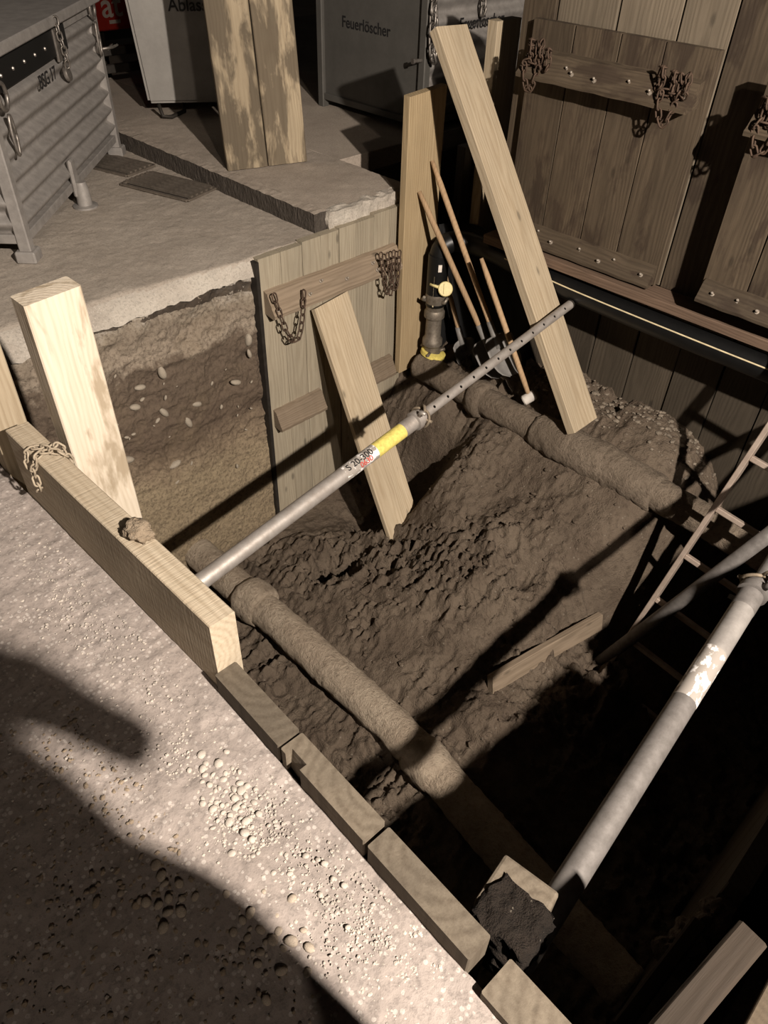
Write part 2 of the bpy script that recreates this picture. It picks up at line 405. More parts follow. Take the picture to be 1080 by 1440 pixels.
def link_me(L=0.05, W=0.03, r=0.0045, n=6, seg=14):
    pts = []
    for k in range(seg):
        a = 2*math.pi*k/seg
        x = math.cos(a)*W/2; z = math.sin(a)*W/2 + (1 if math.sin(a) > 0 else -1)*(L-W)/2
        pts.append(V((x, 0, z)))
    bm = bmesh.new(); rings = []
    for i, p in enumerate(pts):
        d = (pts[(i+1) % seg]-pts[i-1]).normalized(); y = V((0, 1, 0)); x = d.cross(y)
        rings.append([bm.verts.new(p + x*math.cos(2*math.pi*k/n)*r + y*math.sin(2*math.pi*k/n)*r) for k in range(n)])
    for i in range(seg):
        for k in range(n):
            bm.faces.new((rings[i][k], rings[i][(k+1) % n], rings[(i+1) % seg][(k+1) % n], rings[(i+1) % seg][k]))
    me = from_bm('link', bm)
    for p in me.polygons: p.use_smooth = True
    return me
LINKS = {}
def chain(name, label, pts, m, L=0.05, W=0.03, r=0.0045, group=None, parent=None, part=False):
    key = (m, L, W, r)
    if key not in LINKS:
        LINKS[key] = link_me(L, W, r); LINKS[key].materials.append(M[m])
    pts = [V(p) for p in pts]
    if part:
        root = bpy.data.objects.new(name, None); COL.objects.link(root); root.parent = parent
        root.matrix_local = parent.matrix_world.inverted() @ T3(*pts[0]); base = pts[0]
    else:
        root = thing(name, label, 'chain', pts[0], group); base = pts[0]
    # resample
    cum = [0]
    for a, b in zip(pts, pts[1:]): cum.append(cum[-1]+(b-a).length)
    step = L-2.2*r*1.0; n = max(2, int(cum[-1]/step)); out = []
    def at(s):
        for i in range(len(pts)-1):
            if s <= cum[i+1] or i == len(pts)-2:
                f = (s-cum[i])/max(1e-6, cum[i+1]-cum[i]); return pts[i].lerp(pts[i+1], f)
    for k in range(n):
        a, b = at(k*step), at((k+1)*step); d = (b-a)
        if d.length < 1e-5: continue
        ref = V((0, 1, 0)) if abs(d.normalized().y) < 0.9 else V((1, 0, 0))
        side = d.cross(ref)
        xd = side if k % 2 == 0 else ref
        o = bpy.data.objects.new('link', LINKS[key]); COL.objects.link(o); o.parent = root
        o.matrix_local = T3(*(-base)) @ frame((a+b)/2, d, xd)
    return root
def sag(a, b, depth, n=14, out=(0, 0, 0)):
    a, b = V(a), V(b); r = []
    for k in range(n+1):
        f = k/n; q = 4*f*(1-f); p = a.lerp(b, f); p.z -= depth*q; p += V(out)*q; r.append(p)
    return r

# ------------------------------------------------------------------ the pit floor
CP = np.array([
 (0.6, 3.1, -1.85), (1.3, 3.1, -1.86), (1.9, 3.1, -1.86), (2.3, 3.05, -1.84), (2.6, 3.05, -1.86), (2.9, 3.1, -1.72), (3.2, 3.1, -1.30), (3.45, 3.1, -1.08), (3.7, 3.1, -1.0), (3.7, 2.7, -0.95),
 (2.09, 2.64, -1.72), (2.10, 2.2, -1.62), (2.16, 1.7, -1.50), (2.83, 1.56, -1.26), (3.06, 2.29, -1.27), (2.82, 2.58, -2.05), (2.98, 2.52, -1.98), (2.62, 2.5, -1.80), (2.66, 2.22, -1.48), (2.85, 2.25, -1.30), (3.14, 2.60, -1.22), (3.1, 1.33, -1.08), (2.98, 1.14, -1.22), (2.85, 1.24, -1.30), (2.55, 1.25, -1.44), (2.8, 1.0, -1.68), (2.92, 0.95, -1.75), (3.12, 1.0, -1.30), (1.97, 1.03, -1.62), (1.74, 1.77, -1.72), (1.75, 2.3, -1.76),
 (1.34, 1.25, -1.88), (1.3, 1.8, -1.90), (2.42, 1.06, -1.69), (2.1, 1.14, -1.67), (2.72, 1.03, -1.71), (2.3, 1.35, -1.53), (3.56, 1.48, -0.82), (3.5, 1.13, -0.87), (3.6, 2.0, -0.82), (2.44, 2.1, -1.60), (3.30, 2.4, -1.14), (3.3, 2.75, -1.15), (2.36, 0.72, -1.72), (2.75, 0.75, -1.7), (3.15, 0.82, -1.65), (3.55, 0.85, -1.25),
 (3.6, 0.5, -1.9), (3.0, 0.5, -2.0), (2.4, 0.3, -2.02), (1.7, 0.4, -1.95), (1.2, 0.4, -1.95), (0.6, 0.3, -1.95), (0.6, 1.2, -1.95), (0.6, 2.1, -1.95), (1.1, 2.6, -1.9), (1.0, 1.6, -1.93),
 (0.6, -0.2, -2.0), (1.8, -0.2, -2.02), (2.8, -0.2, -2.02), (3.85, -0.2, -2.0), (3.85, 1.6, -0.88), (3.85, 1.1, -0.92), (3.85, 2.2, -0.88), (1.85, 2.75, -1.80), (2.35, 1.4, -1.45), (2.97, 1.9, -1.24), (2.55, 1.8, -1.36)])
def tps_fit(P):
    n = len(P); d = np.linalg.norm(P[:, None, :2]-P[None, :, :2], axis=2)
    K = np.where(d > 0, d**2*np.log(d+1e-9), 0)+np.eye(n)*0.003
    A = np.zeros((n+3, n+3)); A[:n, :n] = K; A[:n, n] = 1; A[:n, n+1:] = P[:, :2]; A[n:, :n] = A[:n, n:].T
    return np.linalg.solve(A, np.concatenate([P[:, 2], [0, 0, 0]]))
TW = tps_fit(CP)
def floor_base(x, y):
    z = TW[len(CP)]+TW[len(CP)+1]*x+TW[len(CP)+2]*y
    for (cx, cy, _), wk in zip(CP, TW):
        d2 = (x-cx)**2+(y-cy)**2
        z = z+wk*np.where(d2 > 0, 0.5*d2*np.log(d2+1e-12), 0)
    return z
def floor_z(x, y):
    z = floor_base(x, y)
    rough = np.clip(0.45+0.9*fbm(x, y, 1.6, 3, 5), 0.15, 1.2)
    z = z+0.050*rough*fbm(x, y, 5.5, 4, 21)+0.085*rough*fbm(x+3, y, 8, 5, 33, True)+0.030*rough*fbm(x, y, 34, 3, 44)
    # hollow with a dark throat beside the mound, and a boot hole on the mound
    for hx, hy, hr, hd in ((2.14, 2.40, 0.12, 0.30), (2.62, 1.42, 0.09, 0.12), (2.0, 2.45, 0.08, 0.08), (2.66, 1.55, 0.05, 0.06)):
        q = np.exp(-((x-hx)**2+(y-hy)**2)/(hr*hr)); z = z-hd*q
    d = np.sqrt(((x-2.80)/0.34)**2+((y-2.57)/0.25)**2)+0.12*fbm(x, y, 9, 3, 91)
    q = np.clip((1-d)/0.55, 0, 1); z = np.where(q > 0, z-(q*q*(3-2*q))*np.maximum(0, z+2.02), z)
    # clod groups
    for hx, hy, hr, ha in ((2.72, 1.62, 0.16, 0.045), (2.05, 2.28, 0.2, 0.05), (3.0, 2.1, 0.18, 0.04), (2.35, 1.95, 0.25, 0.07), (1.9, 1.9, 0.15, 0.06), (2.15, 2.45, 0.2, 0.09), (2.4, 1.6, 0.2, 0.05)):
        q = np.exp(-((x-hx)**2+(y-hy)**2)/(hr*hr)); z = z+ha*q*fbm(x*1.0, y, 19, 3, 71, True)
    return z
nx, ny = 350, 364
gx, gy = np.meshgrid(np.linspace(0.58, 3.84, nx), np.linspace(-0.2, 3.13, ny))
fl = link('floor', grid_me('floor', np.stack([gx, gy, floor_z(gx, gy)], -1)), 'soil')
structure(fl, 'churned dark brown soil at the bottom of the excavation')
def fz(x, y): return float(floor_z(np.array([[x]], float), np.array([[y]], float))[0, 0])

# ------------------------------------------------------------------ street surfaces around the pit
def ground_patch(name, x0, x1, y0, y1, z, res, m, label, amp=0.003, edge=None, skirt=0.0):
    nx = max(2, int((x1-x0)/res)); ny = max(2, int((y1-y0)/res))
    gx, gy = np.meshgrid(np.linspace(x0, x1, nx), np.linspace(y0, y1, ny))
    gz = z + amp*fbm(gx, gy, 7, 4, 3)+amp*0.6*fbm(gx, gy, 45, 2, 8)
    if edge: gx, gy, gz = edge(gx, gy, gz)
    P = np.stack([gx, gy, gz], -1)
    o = link(name, grid_me(name, P), m); return structure(o, label)
def near_edge(gx, gy, gz):
    e = np.where(gy < 1.05, 0.545-0.045*(0.9-gy)-0.029, 0.529)
    return -0.9+(gx+0.9)*(e+0.9)/1.405, gy, gz
ground_patch('street_near', -0.9, 0.505, -0.5, 3.3, 0, 0.008, 'asphalt_near', 'pale dusty asphalt strewn with grit beside the pit', 0.006, near_edge)
for nm, x0, x1, y0, y1 in (('street_side', -7, -0.9, -4, 12), ('street_behind', -0.9, 0.505, -4, -0.5), ('street_beyond', -0.9, 0.505, 3.3, 12)):
    structure(link(nm, box_me(nm, x0, x1, y0, y1, -0.12, 0.0, 0), 'asphalt_near' if nm != 'street_beyond' else 'asphalt_far'), 'dusty asphalt of the street')
# far asphalt with a broken, sloping lip along the soil face
def lip(gx, gy, gz):
    brk = 3.13+0.10*np.clip((2.0-gx)/0.9, -0.2, 1)+0.025*fbm(gx, gx*0, 6, 4, 12)
    t = np.clip((brk-gy)/(brk-3.07), 0, 1)
    gz = gz-t**1.3*(0.085+0.02*fbm(gx, gy, 14, 3, 15)); return gx, gy, gz
ground_patch('street_far', 0.505, 2.70, 3.07, 5.2, 0, 0.012, 'asphalt_far', 'tan asphalt roadway beyond the soil face of the pit', 0.004, lip)
sf = bpy.data.objects['street_far']; sf.data.materials.append(M['concrete'])
for p in sf.data.polygons:
    if p.center.z < -0.010 and p.center.y < 3.32: p.material_index = 1
structure(link('roadway', box_me('roadway', 0.505, 2.70, 5.2, 12, -0.12, 0.0, 0), 'asphalt_far'), 'roadway running on past the steel crates')
ground_patch('pavement', 2.74, 3.42, 3.14, 5.4, 0.10, 0.02, 'pavement', 'worn concrete pavement behind the kerb', 0.004)
structure(link('pavement_slab', box_me('pavement_slab', 3.42, 7.5, 3.75, 8.0, -0.1, 0.10, 0.004), 'pavement'), 'pavement under the steel container')
structure(link('pavement_strip', box_me('pavement_strip', 2.74, 3.42, 5.4, 8.0, -0.1, 0.098, 0.0), 'pavement'), 'pavement running on past the leaning boards')
structure(link('road_far', box_me('road_far', -7, 14, 8.0, 22, -0.1, 0.03, 0), 'road_far'), 'dark road in the distance')
structure(link('ground_right', box_me('ground_right', 3.88, 14, -4, 2.7, -0.12, -0.02, 0), 'road_far'), 'ground behind the timber wall')
structure(link('ground_corner', box_me('ground_corner', 4.6, 14, 2.7, 3.75, -0.12, -0.02, 0), 'road_far'), 'ground behind the corner of the pit')
# slab front: broken concrete edge seen above the timber panel
def rough_box(name, x0, x1, y0, y1, z0, z1, res, amp, m, seed):
    bm = bmesh.new(); bmesh.ops.create_cube(bm, size=1)
    for v in bm.verts: v.co = ((x0 if v.co.x < 0 else x1), (y0 if v.co.y < 0 else y1), (z0 if v.co.z < 0 else z1))
    mx = max(x1-x0, y1-y0, z1-z0)
    for _ in range(7):
        es = [e for e in bm.edges if e.calc_length() > res]
        if not es: break
        bmesh.ops.subdivide_edges(bm, edges=es, cuts=1, use_grid_fill=True)
    from mathutils import noise as mn
    for v in bm.verts:
        q = v.co*22+V((seed*3.1, 0, 0)); v.co += V((mn.noise(q), mn.noise(q+V((9, 2, 1))), mn.noise(q+V((1, 7, 5)))))*amp
    me = from_bm(name, bm); return me
structure(link('pavement_edge', rough_box('pavement_edge', 2.75, 3.40, 3.10, 3.17, -0.2, 0.10, 0.03, 0.012, 'concrete', 1), 'concrete'), 'broken concrete edge of the pavement')
# kerb stones
kerb = thing('kerb', 'dark rough granite kerb along the pavement edge', 'kerb', (2.72, 4.2, 0)); kerb['kind'] = 'structure'; del kerb['category']
for i, (y0, y1) in enumerate(((3.13, 3.27), (3.275, 4.12), (4.125, 5.0), (5.005, 5.9), (5.905, 6.8))):
    me = rough_box('kerb_stone', 2.665, 2.76, y0, y1, -0.1, 0.105, 0.035, 0.005, 'kerb', i)
    o = link('kerb_stone', me, 'kerb', kerb); o.matrix_local = T3(-2.72, -4.2, 0)
    me.materials.append(M['pavement'])
    for p in me.polygons:
        if p.normal.z > 0.75: p.material_index = 1
# ------------------------------------------------------------------ soil walls
def soil_face():
    nx, nz = 330, 300
    gx, gz = np.meshgrid(np.linspace(0.55, 2.19, nx), np.linspace(-2.1, -0.075, nz))
    d = 0.030*fbm(gx, gz, 2.5, 3, 51)+0.020*fbm(gx, gz, 9, 4, 52, True)*np.clip((gz+1.25)/0.3, 0.15, 1)+0.006*fbm(gx, gz, 40, 3, 53)
    yy = 3.10-d-0.03*np.clip((gz+0.9)/-0.6, 0, 1)
    P = np.stack([gx, yy, gz], -1)[:, ::-1]
    return grid_me('wall_far', P[:, ::-1])
wf = structure(link('wall_far', soil_face(), 'soil_wall'), 'cut soil face in layers under the broken asphalt edge')
for k in range(52):
    x = random.uniform(1.05, 2.15); z = -random.triangular(0.3, 1.3, 0.7)
    s = random.uniform(0.010, 0.026) if k > 13 else random.uniform(0.032, 0.062)
    o = link('stone', ROCKS[k % 8].copy(), 'stone_wall', wf)
    o.matrix_local = T3(x, 3.088-0.03*min(1, max(0, (z+0.9)/-0.6)), z) @ Matrix.Rotation(random.uniform(0, 6), 4, 'Y') @ Matrix.Rotation(random.uniform(-.6, .6), 4, 'X') @ Matrix.Diagonal((s*1.3, s*0.8, s, 1))
structure(link('wall_left', box_me('wall_left', 0.38, 0.448, -0.2, 3.1, -2.1, -0.02, 0), 'soil'), 'earth side of the pit behind the sheeting')
structure(link('wall_back_right', box_me('wall_back_right', 3.845, 3.88, -0.3, 2.75, -2.1, -0.03, 0), 'soil'), 'earth behind the lower sheeting boards')
structure(link('wall_corner', box_me('wall_corner', 2.19, 4.6, 3.72, 3.76, -2.1, -0.02, 0), 'soil'), 'earth behind the corner of the pit')
structure(link('wall_recess', box_me('wall_recess', 4.58, 4.64, 2.7, 3.75, -2.1, -0.02, 0), 'soil'), 'earth side of the corner recess')
structure(link('floor_recess', box_me('floor_recess', 3.6, 4.62, 2.72, 3.74, -1.2, -1.0, 0), 'soil'), 'floor of the corner recess')
structure(link('wall_behind_panel', box_me('wall_behind_panel', 2.19, 3.62, 3.16, 3.20, -2.1, -0.06, 0), 'soil'), 'earth behind the chained timber panel')
structure(link('wall_near', box_me('wall_near', 0.55, 3.75, -0.36, -0.24, -2.1, -0.42, 0), 'soil'), 'earth at the near end of the pit')

# ------------------------------------------------------------------ pipes in the pit
def pipe(name, label, pts, r, m, collars, seed, joints=()):
    root = thing(name, label, 'pipe', pts[0])
    base = V(pts[0]); P = [V(p)-base for p in pts]
    # resample densely and roughen
    Q = []; 
    for a, b in zip(P, P[1:]):
        n = max(2, int((b-a).length/0.018))
        Q += [a.lerp(b, k/n) for k in range(n)]
    Q.append(P[-1]); rr = random.Random(seed)
    from mathutils import noise as mn
    def rf(i, k):
        a = 2*math.pi*k/28; q = V((math.cos(a)*1.6, math.sin(a)*1.6, i*0.16+seed*7))
        return 1+0.07*mn.noise(q)+0.07*mn.noise(q*2.7)+0.045*mn.noise(q*6.1)
    tube('pipe_body', Q, r, m, root, 28, True, rf)
    for (s0, s1, rc) in collars:
        i0, i1 = int(s0*(len(Q)-1)), int(s1*(len(Q)-1)); seg = Q[i0:i1+1]; n = len(seg)
        rad = [rc*(0.86+0.14*min(1, 5*min(j, n-1-j)/n)) for j in range(n)]
        def rf2(i, k, s0=s0):
            a = 2*math.pi*k/28; q = V((math.cos(a)*1.5, math.sin(a)*1.5, i*0.2+seed+s0*50)); return 1+0.10*mn.noise(q)+0.08*mn.noise(q*3)+0.04*mn.noise(q*7)
        tube('collar', seg, rad, m, root, 28, True, rf2)
    return root
pipe('water_pipe', 'mud-caked iron pipe with a thick sleeve running out of the soil face', [(1.585, 3.12, -1.69), (1.59, 2.2, -1.69), (1.585, 1.4, -1.70), (1.54, 0.95, -1.71), (1.49, 0.56, -1.72), (1.42, -0.08, -1.74)], 0.098, 'crust', [(0.165, 0.225, 0.128), (0.60, 0.66, 0.112)], 3)
pipe('side_pipe', 'soil-covered pipe on the ledge below the leaning thick plank', [(3.36, 2.9, -1.0), (3.33, 2.4, -0.99), (3.29, 1.7, -0.97), (3.28, 1.0, -0.97), (3.28, 0.3, -1.0), (3.28, -0.08, -1.02)], 0.088, 'pipe_mud', [(0.17, 0.205, 0.118), (0.34, 0.615, 0.118)], 5)

# ------------------------------------------------------------------ left edge of the pit: beam and sheeting
def yaw(x0, y): return x0-0.045*(1.05-y)
tag(plank('timber_beam', (0.566, 1.045, 0.115), (0.568, 2.10, 0.12), (0, 0, 1), 0.255, 0.072, 'wood_beam', bev=0.003, wob=0.0015), 'long pale sawn beam set on edge along the pit with a chain over it', 'beam')
SHEET = [((1.045, 0.785), 0.068, 'grey vertical sheeting plank whose top butts against the end of the long pale beam'),
         ((0.775, 0.490), 0.070, 'grey vertical sheeting plank with a splintered notch in its outer corner'),
         ((0.480, 0.195), 0.066, 'grey vertical sheeting plank with curved rings and cracks in its top, beside the notched one'),
         ((0.150, -0.24), 0.030, 'lower grey sheeting plank with curved rings in its top, past the dark gap')]
for i, ((ya, yb), zt, lab) in enumerate(SHEET):
    ym = (ya+yb)/2; x = 0.545-0.045*(0.9-ym)
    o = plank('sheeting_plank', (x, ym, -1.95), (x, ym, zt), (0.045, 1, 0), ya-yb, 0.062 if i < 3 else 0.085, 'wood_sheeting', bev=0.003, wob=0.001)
    if i == 1:   # splintered notch at the outer far corner
        bm = bmesh.new(); bm.from_mesh(o.data)
        cut = bmesh.new(); bmesh.ops.create_cube(cut, size=1)
        me = bpy.data.meshes.new('cut')
        for v in cut.verts:
            v.co = V((v.co.x*0.052+0.098, (v.co.y*0.05+0.028), v.co.z*0.17+2.0))
            if v.co.z < 1.95: v.co.y += 0.022
        cut.to_mesh(me); co = bpy.data.objects.new('cut', me); COL.objects.link(co); co.matrix_world = o.matrix_world
        md = o.modifiers.new('b', 'BOOLEAN'); md.object = co; md.operation = 'DIFFERENCE'; md.solver = 'EXACT'
        bpy.context.view_layer.update()
        nm = bpy.data.meshes.new_from_object(o.evaluated_get(bpy.context.evaluated_depsgraph_get()))
        o.modifiers.clear(); o.data = nm; bpy.data.objects.remove(co); bm.free(); cut.free()
    tag(o, lab, 'plank')
tag(plank('upright_plank', (0.735, 1.955, -1.9), (0.728, 1.985, 0.675), (1, 0, 0), 0.165, 0.085, 'wood_mortar', wob=0.002, skew=0.05), 'thick upright plank smeared with pale mortar behind the long pale beam', 'plank')
tag(plank('upright_plank', (0.587, 2.27, -1.9), (0.587, 2.27, 0.50), (1, 0, 0), 0.108, 0.07, 'wood_pale', wob=0.002), 'clean pale upright plank at the far end of the long beam', 'plank')
chain('chain', 'small tangled chain lying over the long pale beam', [(0.520, 1.93, 0.12), (0.515, 1.90, 0.15), (0.518, 1.92, 0.20), (0.520, 1.955, 0.235), (0.54, 1.95, 0.258), (0.57, 1.93, 0.258), (0.585, 1.90, 0.258), (0.60, 1.91, 0.262), (0.615, 1.90, 0.25), (0.618, 1.88, 0.20), (0.615, 1.86, 0.22), (0.60, 1.86, 0.262), (0.56, 1.90, 0.266), (0.53, 1.89, 0.262), (0.518, 1.90, 0.22), (0.514, 1.935, 0.17)], 'chain_tan', 0.034, 0.019, 0.0034)
def clod(name, loc, s, seed, m='mud', sub=4):
    bm = bmesh.new(); bmesh.ops.create_icosphere(bm, subdivisions=sub, radius=0.5)
    from mathutils import noise as mn
    for v in bm.verts:
        q = v.co*3.2+V((seed*5.3, 1, 2)); v.co *= 1+0.45*mn.noise(q)+0.22*mn.noise(q*2.6)+0.08*mn.noise(q*7)
        v.co = V((v.co.x*s[0], v.co.y*s[1], v.co.z*s[2]))
    o = link(name, from_bm(name, bm), m, smooth=True); o.location = loc; return o
tag(clod('soil_clod', (0.578, 1.42, 0.262), (0.065, 0.085, 0.05), 2), 'lump of brown soil stuck on top of the long pale beam', 'soil lump')

# ------------------------------------------------------------------ steel props
def make_prop(name, label, A, B, s_collar, band=True, r=0.035, steel='prop_steel'):
    A, B = V(A), V(B); L = (B-A).length
    root = thing(name, label, 'prop', mw=frame(A, B-A, (0, 0, 1)))
    lathe('base_plate', [(0.06, 0), (0.06, 0.008)], steel, root, n=4)
    lathe('outer_tube', [(r, 0.008), (r, s_collar-0.30)], steel, root)
    if band:
        lathe('label_band', [(r+0.0006, s_collar-0.50), (r+0.0006, s_collar-0.295)], 'worn_paint', root)
        lathe('paint_band', [(r+0.0012, s_collar-0.30), (r+0.0012, s_collar-0.115)], 'yellow', root)
    else:
        lathe('label_band', [(r+0.0008, s_collar-0.55), (r+0.0008, s_collar-0.33)], 'worn_paint', root)
        lathe('paint_band', [(r+0.0006, s_collar-0.34), (r+0.0006, s_collar-0.11)], 'galv', root)
    th = []
    z = s_collar-0.115
    while z < s_collar-0.005: th += [(r-0.002, z), (r+0.002, z+0.0035)]; z += 0.007
    lathe('thread', th, steel, root)
    nut = lathe('collar_nut', [(r+0.001, s_collar-0.035), (r+0.012, s_collar-0.03), (r+0.012, s_collar-0.005), (r+0.004, s_collar), (r+0.004, s_collar+0.03), (r-0.008, s_collar+0.034)], steel, root, n=20)
    for a in (0.5, 0.5+math.pi):
        p = [V((math.cos(a)*(r+0.008), math.sin(a)*(r+0.008), s_collar-0.018)), V((math.cos(a)*(r+0.04), math.sin(a)*(r+0.04), s_collar-0.018)), V((math.cos(a+.25)*(r+0.055), math.sin(a+.25)*(r+0.055), s_collar-0.018))]
        tube('nut_lug', p, [0.012, 0.011, 0.008], steel, nut, 10)
    ring = [V((math.cos(t)*(r+0.016), math.sin(t)*(r+0.016), s_collar+0.018+0.01*math.sin(2*t))) for t in np.linspace(0, 2*math.pi, 24)]
    tube('pin_ring', ring, 0.006, 'rust_light', root, 8)
    tube('pin_hook', [V((r+0.016, 0, s_collar+0.02)), V((r+0.034, 0.01, s_collar+0.026)), V((r+0.042, 0.03, s_collar+0.012)), V((r+0.028, 0.045, s_collar-0.002))], 0.007, 'rust_light', root, 8)
    tube('pin', [V((0, -(r+0.03), s_collar+0.02)), V((0, r+0.03, s_collar+0.02))], 0.007, 'rust_light', root, 8)
    # inner tube with real holes
    ri = 0.0245; z0, z1 = s_collar+0.03, L
    bm = bmesh.new(); n = 32; R = []
    for rr in (ri, ri-0.004):
        R.append([[bm.verts.new((rr*math.cos(2*math.pi*k/n), rr*math.sin(2*math.pi*k/n), z)) for k in range(n)] for z in (z0, z1)])
    for k in range(n):
        k2 = (k+1) % n
        bm.faces.new((R[0][0][k], R[0][0][k2], R[0][1][k2], R[0][1][k])); bm.faces.new((R[1][0][k2], R[1][0][k], R[1][1][k], R[1][1][k2]))
        bm.faces.new((R[0][1][k], R[0][1][k2], R[1][1][k2], R[1][1][k])); bm.faces.new((R[0][0][k2], R[0][0][k], R[1][0][k], R[1][0][k2]))
    inner = link('inner_tube', from_bm('inner_tube', bm), steel, root)
    cb = bmesh.new(); z = s_collar+0.10
    # holes face the viewer's side and go right through
    hd = Matrix.Rotation(math.radians(90), 4, 'Y') if True else None
    while z < z1-0.03:
        bmesh.ops.create_cone(cb, cap_ends=True, segments=12, radius1=0.0075, radius2=0.0075, depth=0.1, matrix=T3(0, 0, z) @ Matrix.Rotation(HOLE, 4, 'Z') @ Matrix.Rotation(math.pi/2, 4, 'Y')); z += 0.1
    cm = bpy.data.meshes.new('c'); cb.to_mesh(cm); cb.free(); co = bpy.data.objects.new('c', cm); COL.objects.link(co); co.parent = root
    md = inner.modifiers.new('b', 'BOOLEAN'); md.object = co; md.operation = 'DIFFERENCE'; md.solver = 'EXACT'
    bpy.context.view_layer.update()
    me = bpy.data.meshes.new_from_object(inner.evaluated_get(bpy.context.evaluated_depsgraph_get()))
    inner.modifiers.clear(); inner.data = me; bpy.data.objects.remove(co)
    lathe('end_cap', [(ri+0.001, L-0.012), (ri+0.001, L)], 'dark_steel', root)
    return root
HOLE = 0.75
S0 = V((2.348, 1.896, -0.37)); SD = V((.993, .038, .108)).normalized()
A1 = S0-SD*1.745; B1 = S0+SD*1.14
p1 = make_prop('steel_prop', 'adjustable steel prop with yellow and white bands wedged across the pit', A1, B1, 1.60)
# lettering wrapped on the white band: follow the tube's surface
def prop_text(root, body, size, zc, ang, m, r=0.0362):
    o = text('lettering', body, size, None, m, root, 1.05)
    for v in o.data.vertices:
        x, y, z = v.co; a = ang-y/r
        v.co = V((r*math.cos(a), r*math.sin(a), zc+x)) + V((math.cos(a), math.sin(a), 0))*z
    return o
prop_text(p1, 'S 20-300', 0.042, 1.195, 0.42, 'ink'); prop_text(p1, '0630', 0.036, 1.22, 1.15, 'ink_red')
A2 = V((0.645, 0.163, -0.37)); B2 = V((3.44, 0.387, -0.115))
make_prop('steel_prop', 'adjustable steel prop with flaking white paint across the dark end of the pit', A2, B2, 1.50, False, 0.038, 'prop_dull')
# slim dark pole
pr = thing('steel_pole', 'dark rusty steel pole slanting down into the deep end beside the ladder', 'pole', (2.72, 0.90, -1.80))
tube('pole_tube', [V((0, 0, 0)), V((0.14, -0.29, 0.75)), V((0.28, -0.58, 1.50))], 0.033, 'prop_dull', pr, 18)
lathe('foot', [(0.042, -0.01), (0.042, 0.03)], 'rust', pr)
# ------------------------------------------------------------------ mud-caked chock, shade put into the mud's colour
from mathutils import noise as mnoise
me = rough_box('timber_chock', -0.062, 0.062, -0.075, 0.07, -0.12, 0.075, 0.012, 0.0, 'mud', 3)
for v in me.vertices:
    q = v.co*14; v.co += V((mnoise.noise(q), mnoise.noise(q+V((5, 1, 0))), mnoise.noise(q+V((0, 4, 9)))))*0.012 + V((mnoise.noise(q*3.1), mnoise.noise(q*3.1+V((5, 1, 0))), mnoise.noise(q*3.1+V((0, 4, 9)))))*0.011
root = thing('timber_chock', 'tan timber block caked with mud coloured dark as shade beside the lower end of the white-flaked prop', 'block', (0.725, 0.235, -0.20))
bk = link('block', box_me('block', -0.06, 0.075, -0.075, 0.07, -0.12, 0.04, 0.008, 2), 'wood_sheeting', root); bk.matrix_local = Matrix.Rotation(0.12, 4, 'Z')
o = link('shaded_mud_coat', me, 'shade_mud', root, T3(-0.035, -0.018, -0.022), smooth=True)  # mud with painted shade, leaves the lit corner of the block bare

# ------------------------------------------------------------------ far timber panel with chains
fp = thing('shoring_panel', 'grey timber shoring panel with two hanging chains beside the soil face', 'panel', (2.77, 3.09, -1.85))
edges = [2.215, 2.365, 2.515, 2.65, 2.785, 2.915, 3.06, 3.19, 3.335]
tops = [0.0, 0.0, 0.012, 0.012, 0.018, 0.018, 0.03, 0.03]
for i in range(8):
    x0, x1 = edges[i]+(0.003 if i % 2 == 0 else 0.001), edges[i+1]-(0.003 if i % 2 else 0.001)
    plank('board', ((x0+x1)/2, 3.085+0.003*(i//2 % 2), -1.88), ((x0+x1)/2, 3.085+0.003*(i//2 % 2), tops[i]), (1, 0, 0), x1-x0, 0.05, 'wood_grey', fp, 0.002, 0.0006)
WM = {}
def waler(parent, name, x0, x1, ywall, yf, zt, zb, m, axis='X', rnd=True):
    """ledge timber: sloping face from the wall top to a rounded front lip"""
    d = ywall-yf
    prof = [(0, zt), (d*0.35, zt-0.01), (d*0.85, zb+(zt-zb)*0.30), (d, zb+(zt-zb)*0.18), (d*0.98, zb+0.004), (d*0.8, zb), (0, zb+0.012)]
    bm = bmesh.new(); n = 12; rows = []
    for k in range(n+1):
        x = x0+(x1-x0)*k/n; j = 0.002*math.sin(k*2.3)
        rows.append([bm.verts.new((x, ywall-a, z+j) if axis == 'X' else (ywall-a, x, z+j)) for a, z in prof])
    m_ = len(prof)
    for k in range(n):
        for i in range(m_): bm.faces.new((rows[k][i], rows[k][(i+1) % m_], rows[k+1][(i+1) % m_], rows[k+1][i]))
    bm.faces.new(rows[0][::-1]); bm.faces.new(rows[-1])
    me = from_bm(name, bm)
    # store with length on local z for the grain
    o = link(name, me, m, parent)
    R_ = Matrix(((0, 0, 1, 0), (0, 1, 0, 0), (-1, 0, 0, 0), (0, 0, 0, 1))) if axis == 'X' else Matrix(((1, 0, 0, 0), (0, 0, 1, 0), (0, -1, 0, 0), (0, 0, 0, 1)))
    c = V(((x0+x1)/2, ywall, zb)) if axis == 'X' else V((ywall, (x0+x1)/2, zb))
    me.transform(R_.inverted() @ T3(*(-c)))
    o.matrix_local = parent.matrix_world.inverted() @ T3(*c) @ R_; WM[o.name] = T3(*c) @ R_
    return o
def bolt(parent, host, loc, d):
    o = lathe('bolt', [(0.011, -0.004), (0.011, 0.004), (0.006, 0.005), (0.006, 0.020), (0.004, 0.022)], 'bolt', None, n=8)
    o.parent = host; o.matrix_local = WM[host.name].inverted() @ frame(loc, d, (1, 0.2, 0.3))
    return o
wl = waler(fp, 'waler', 2.235, 3.225, 3.06, 2.975, -0.175, -0.318, 'wood_waler')
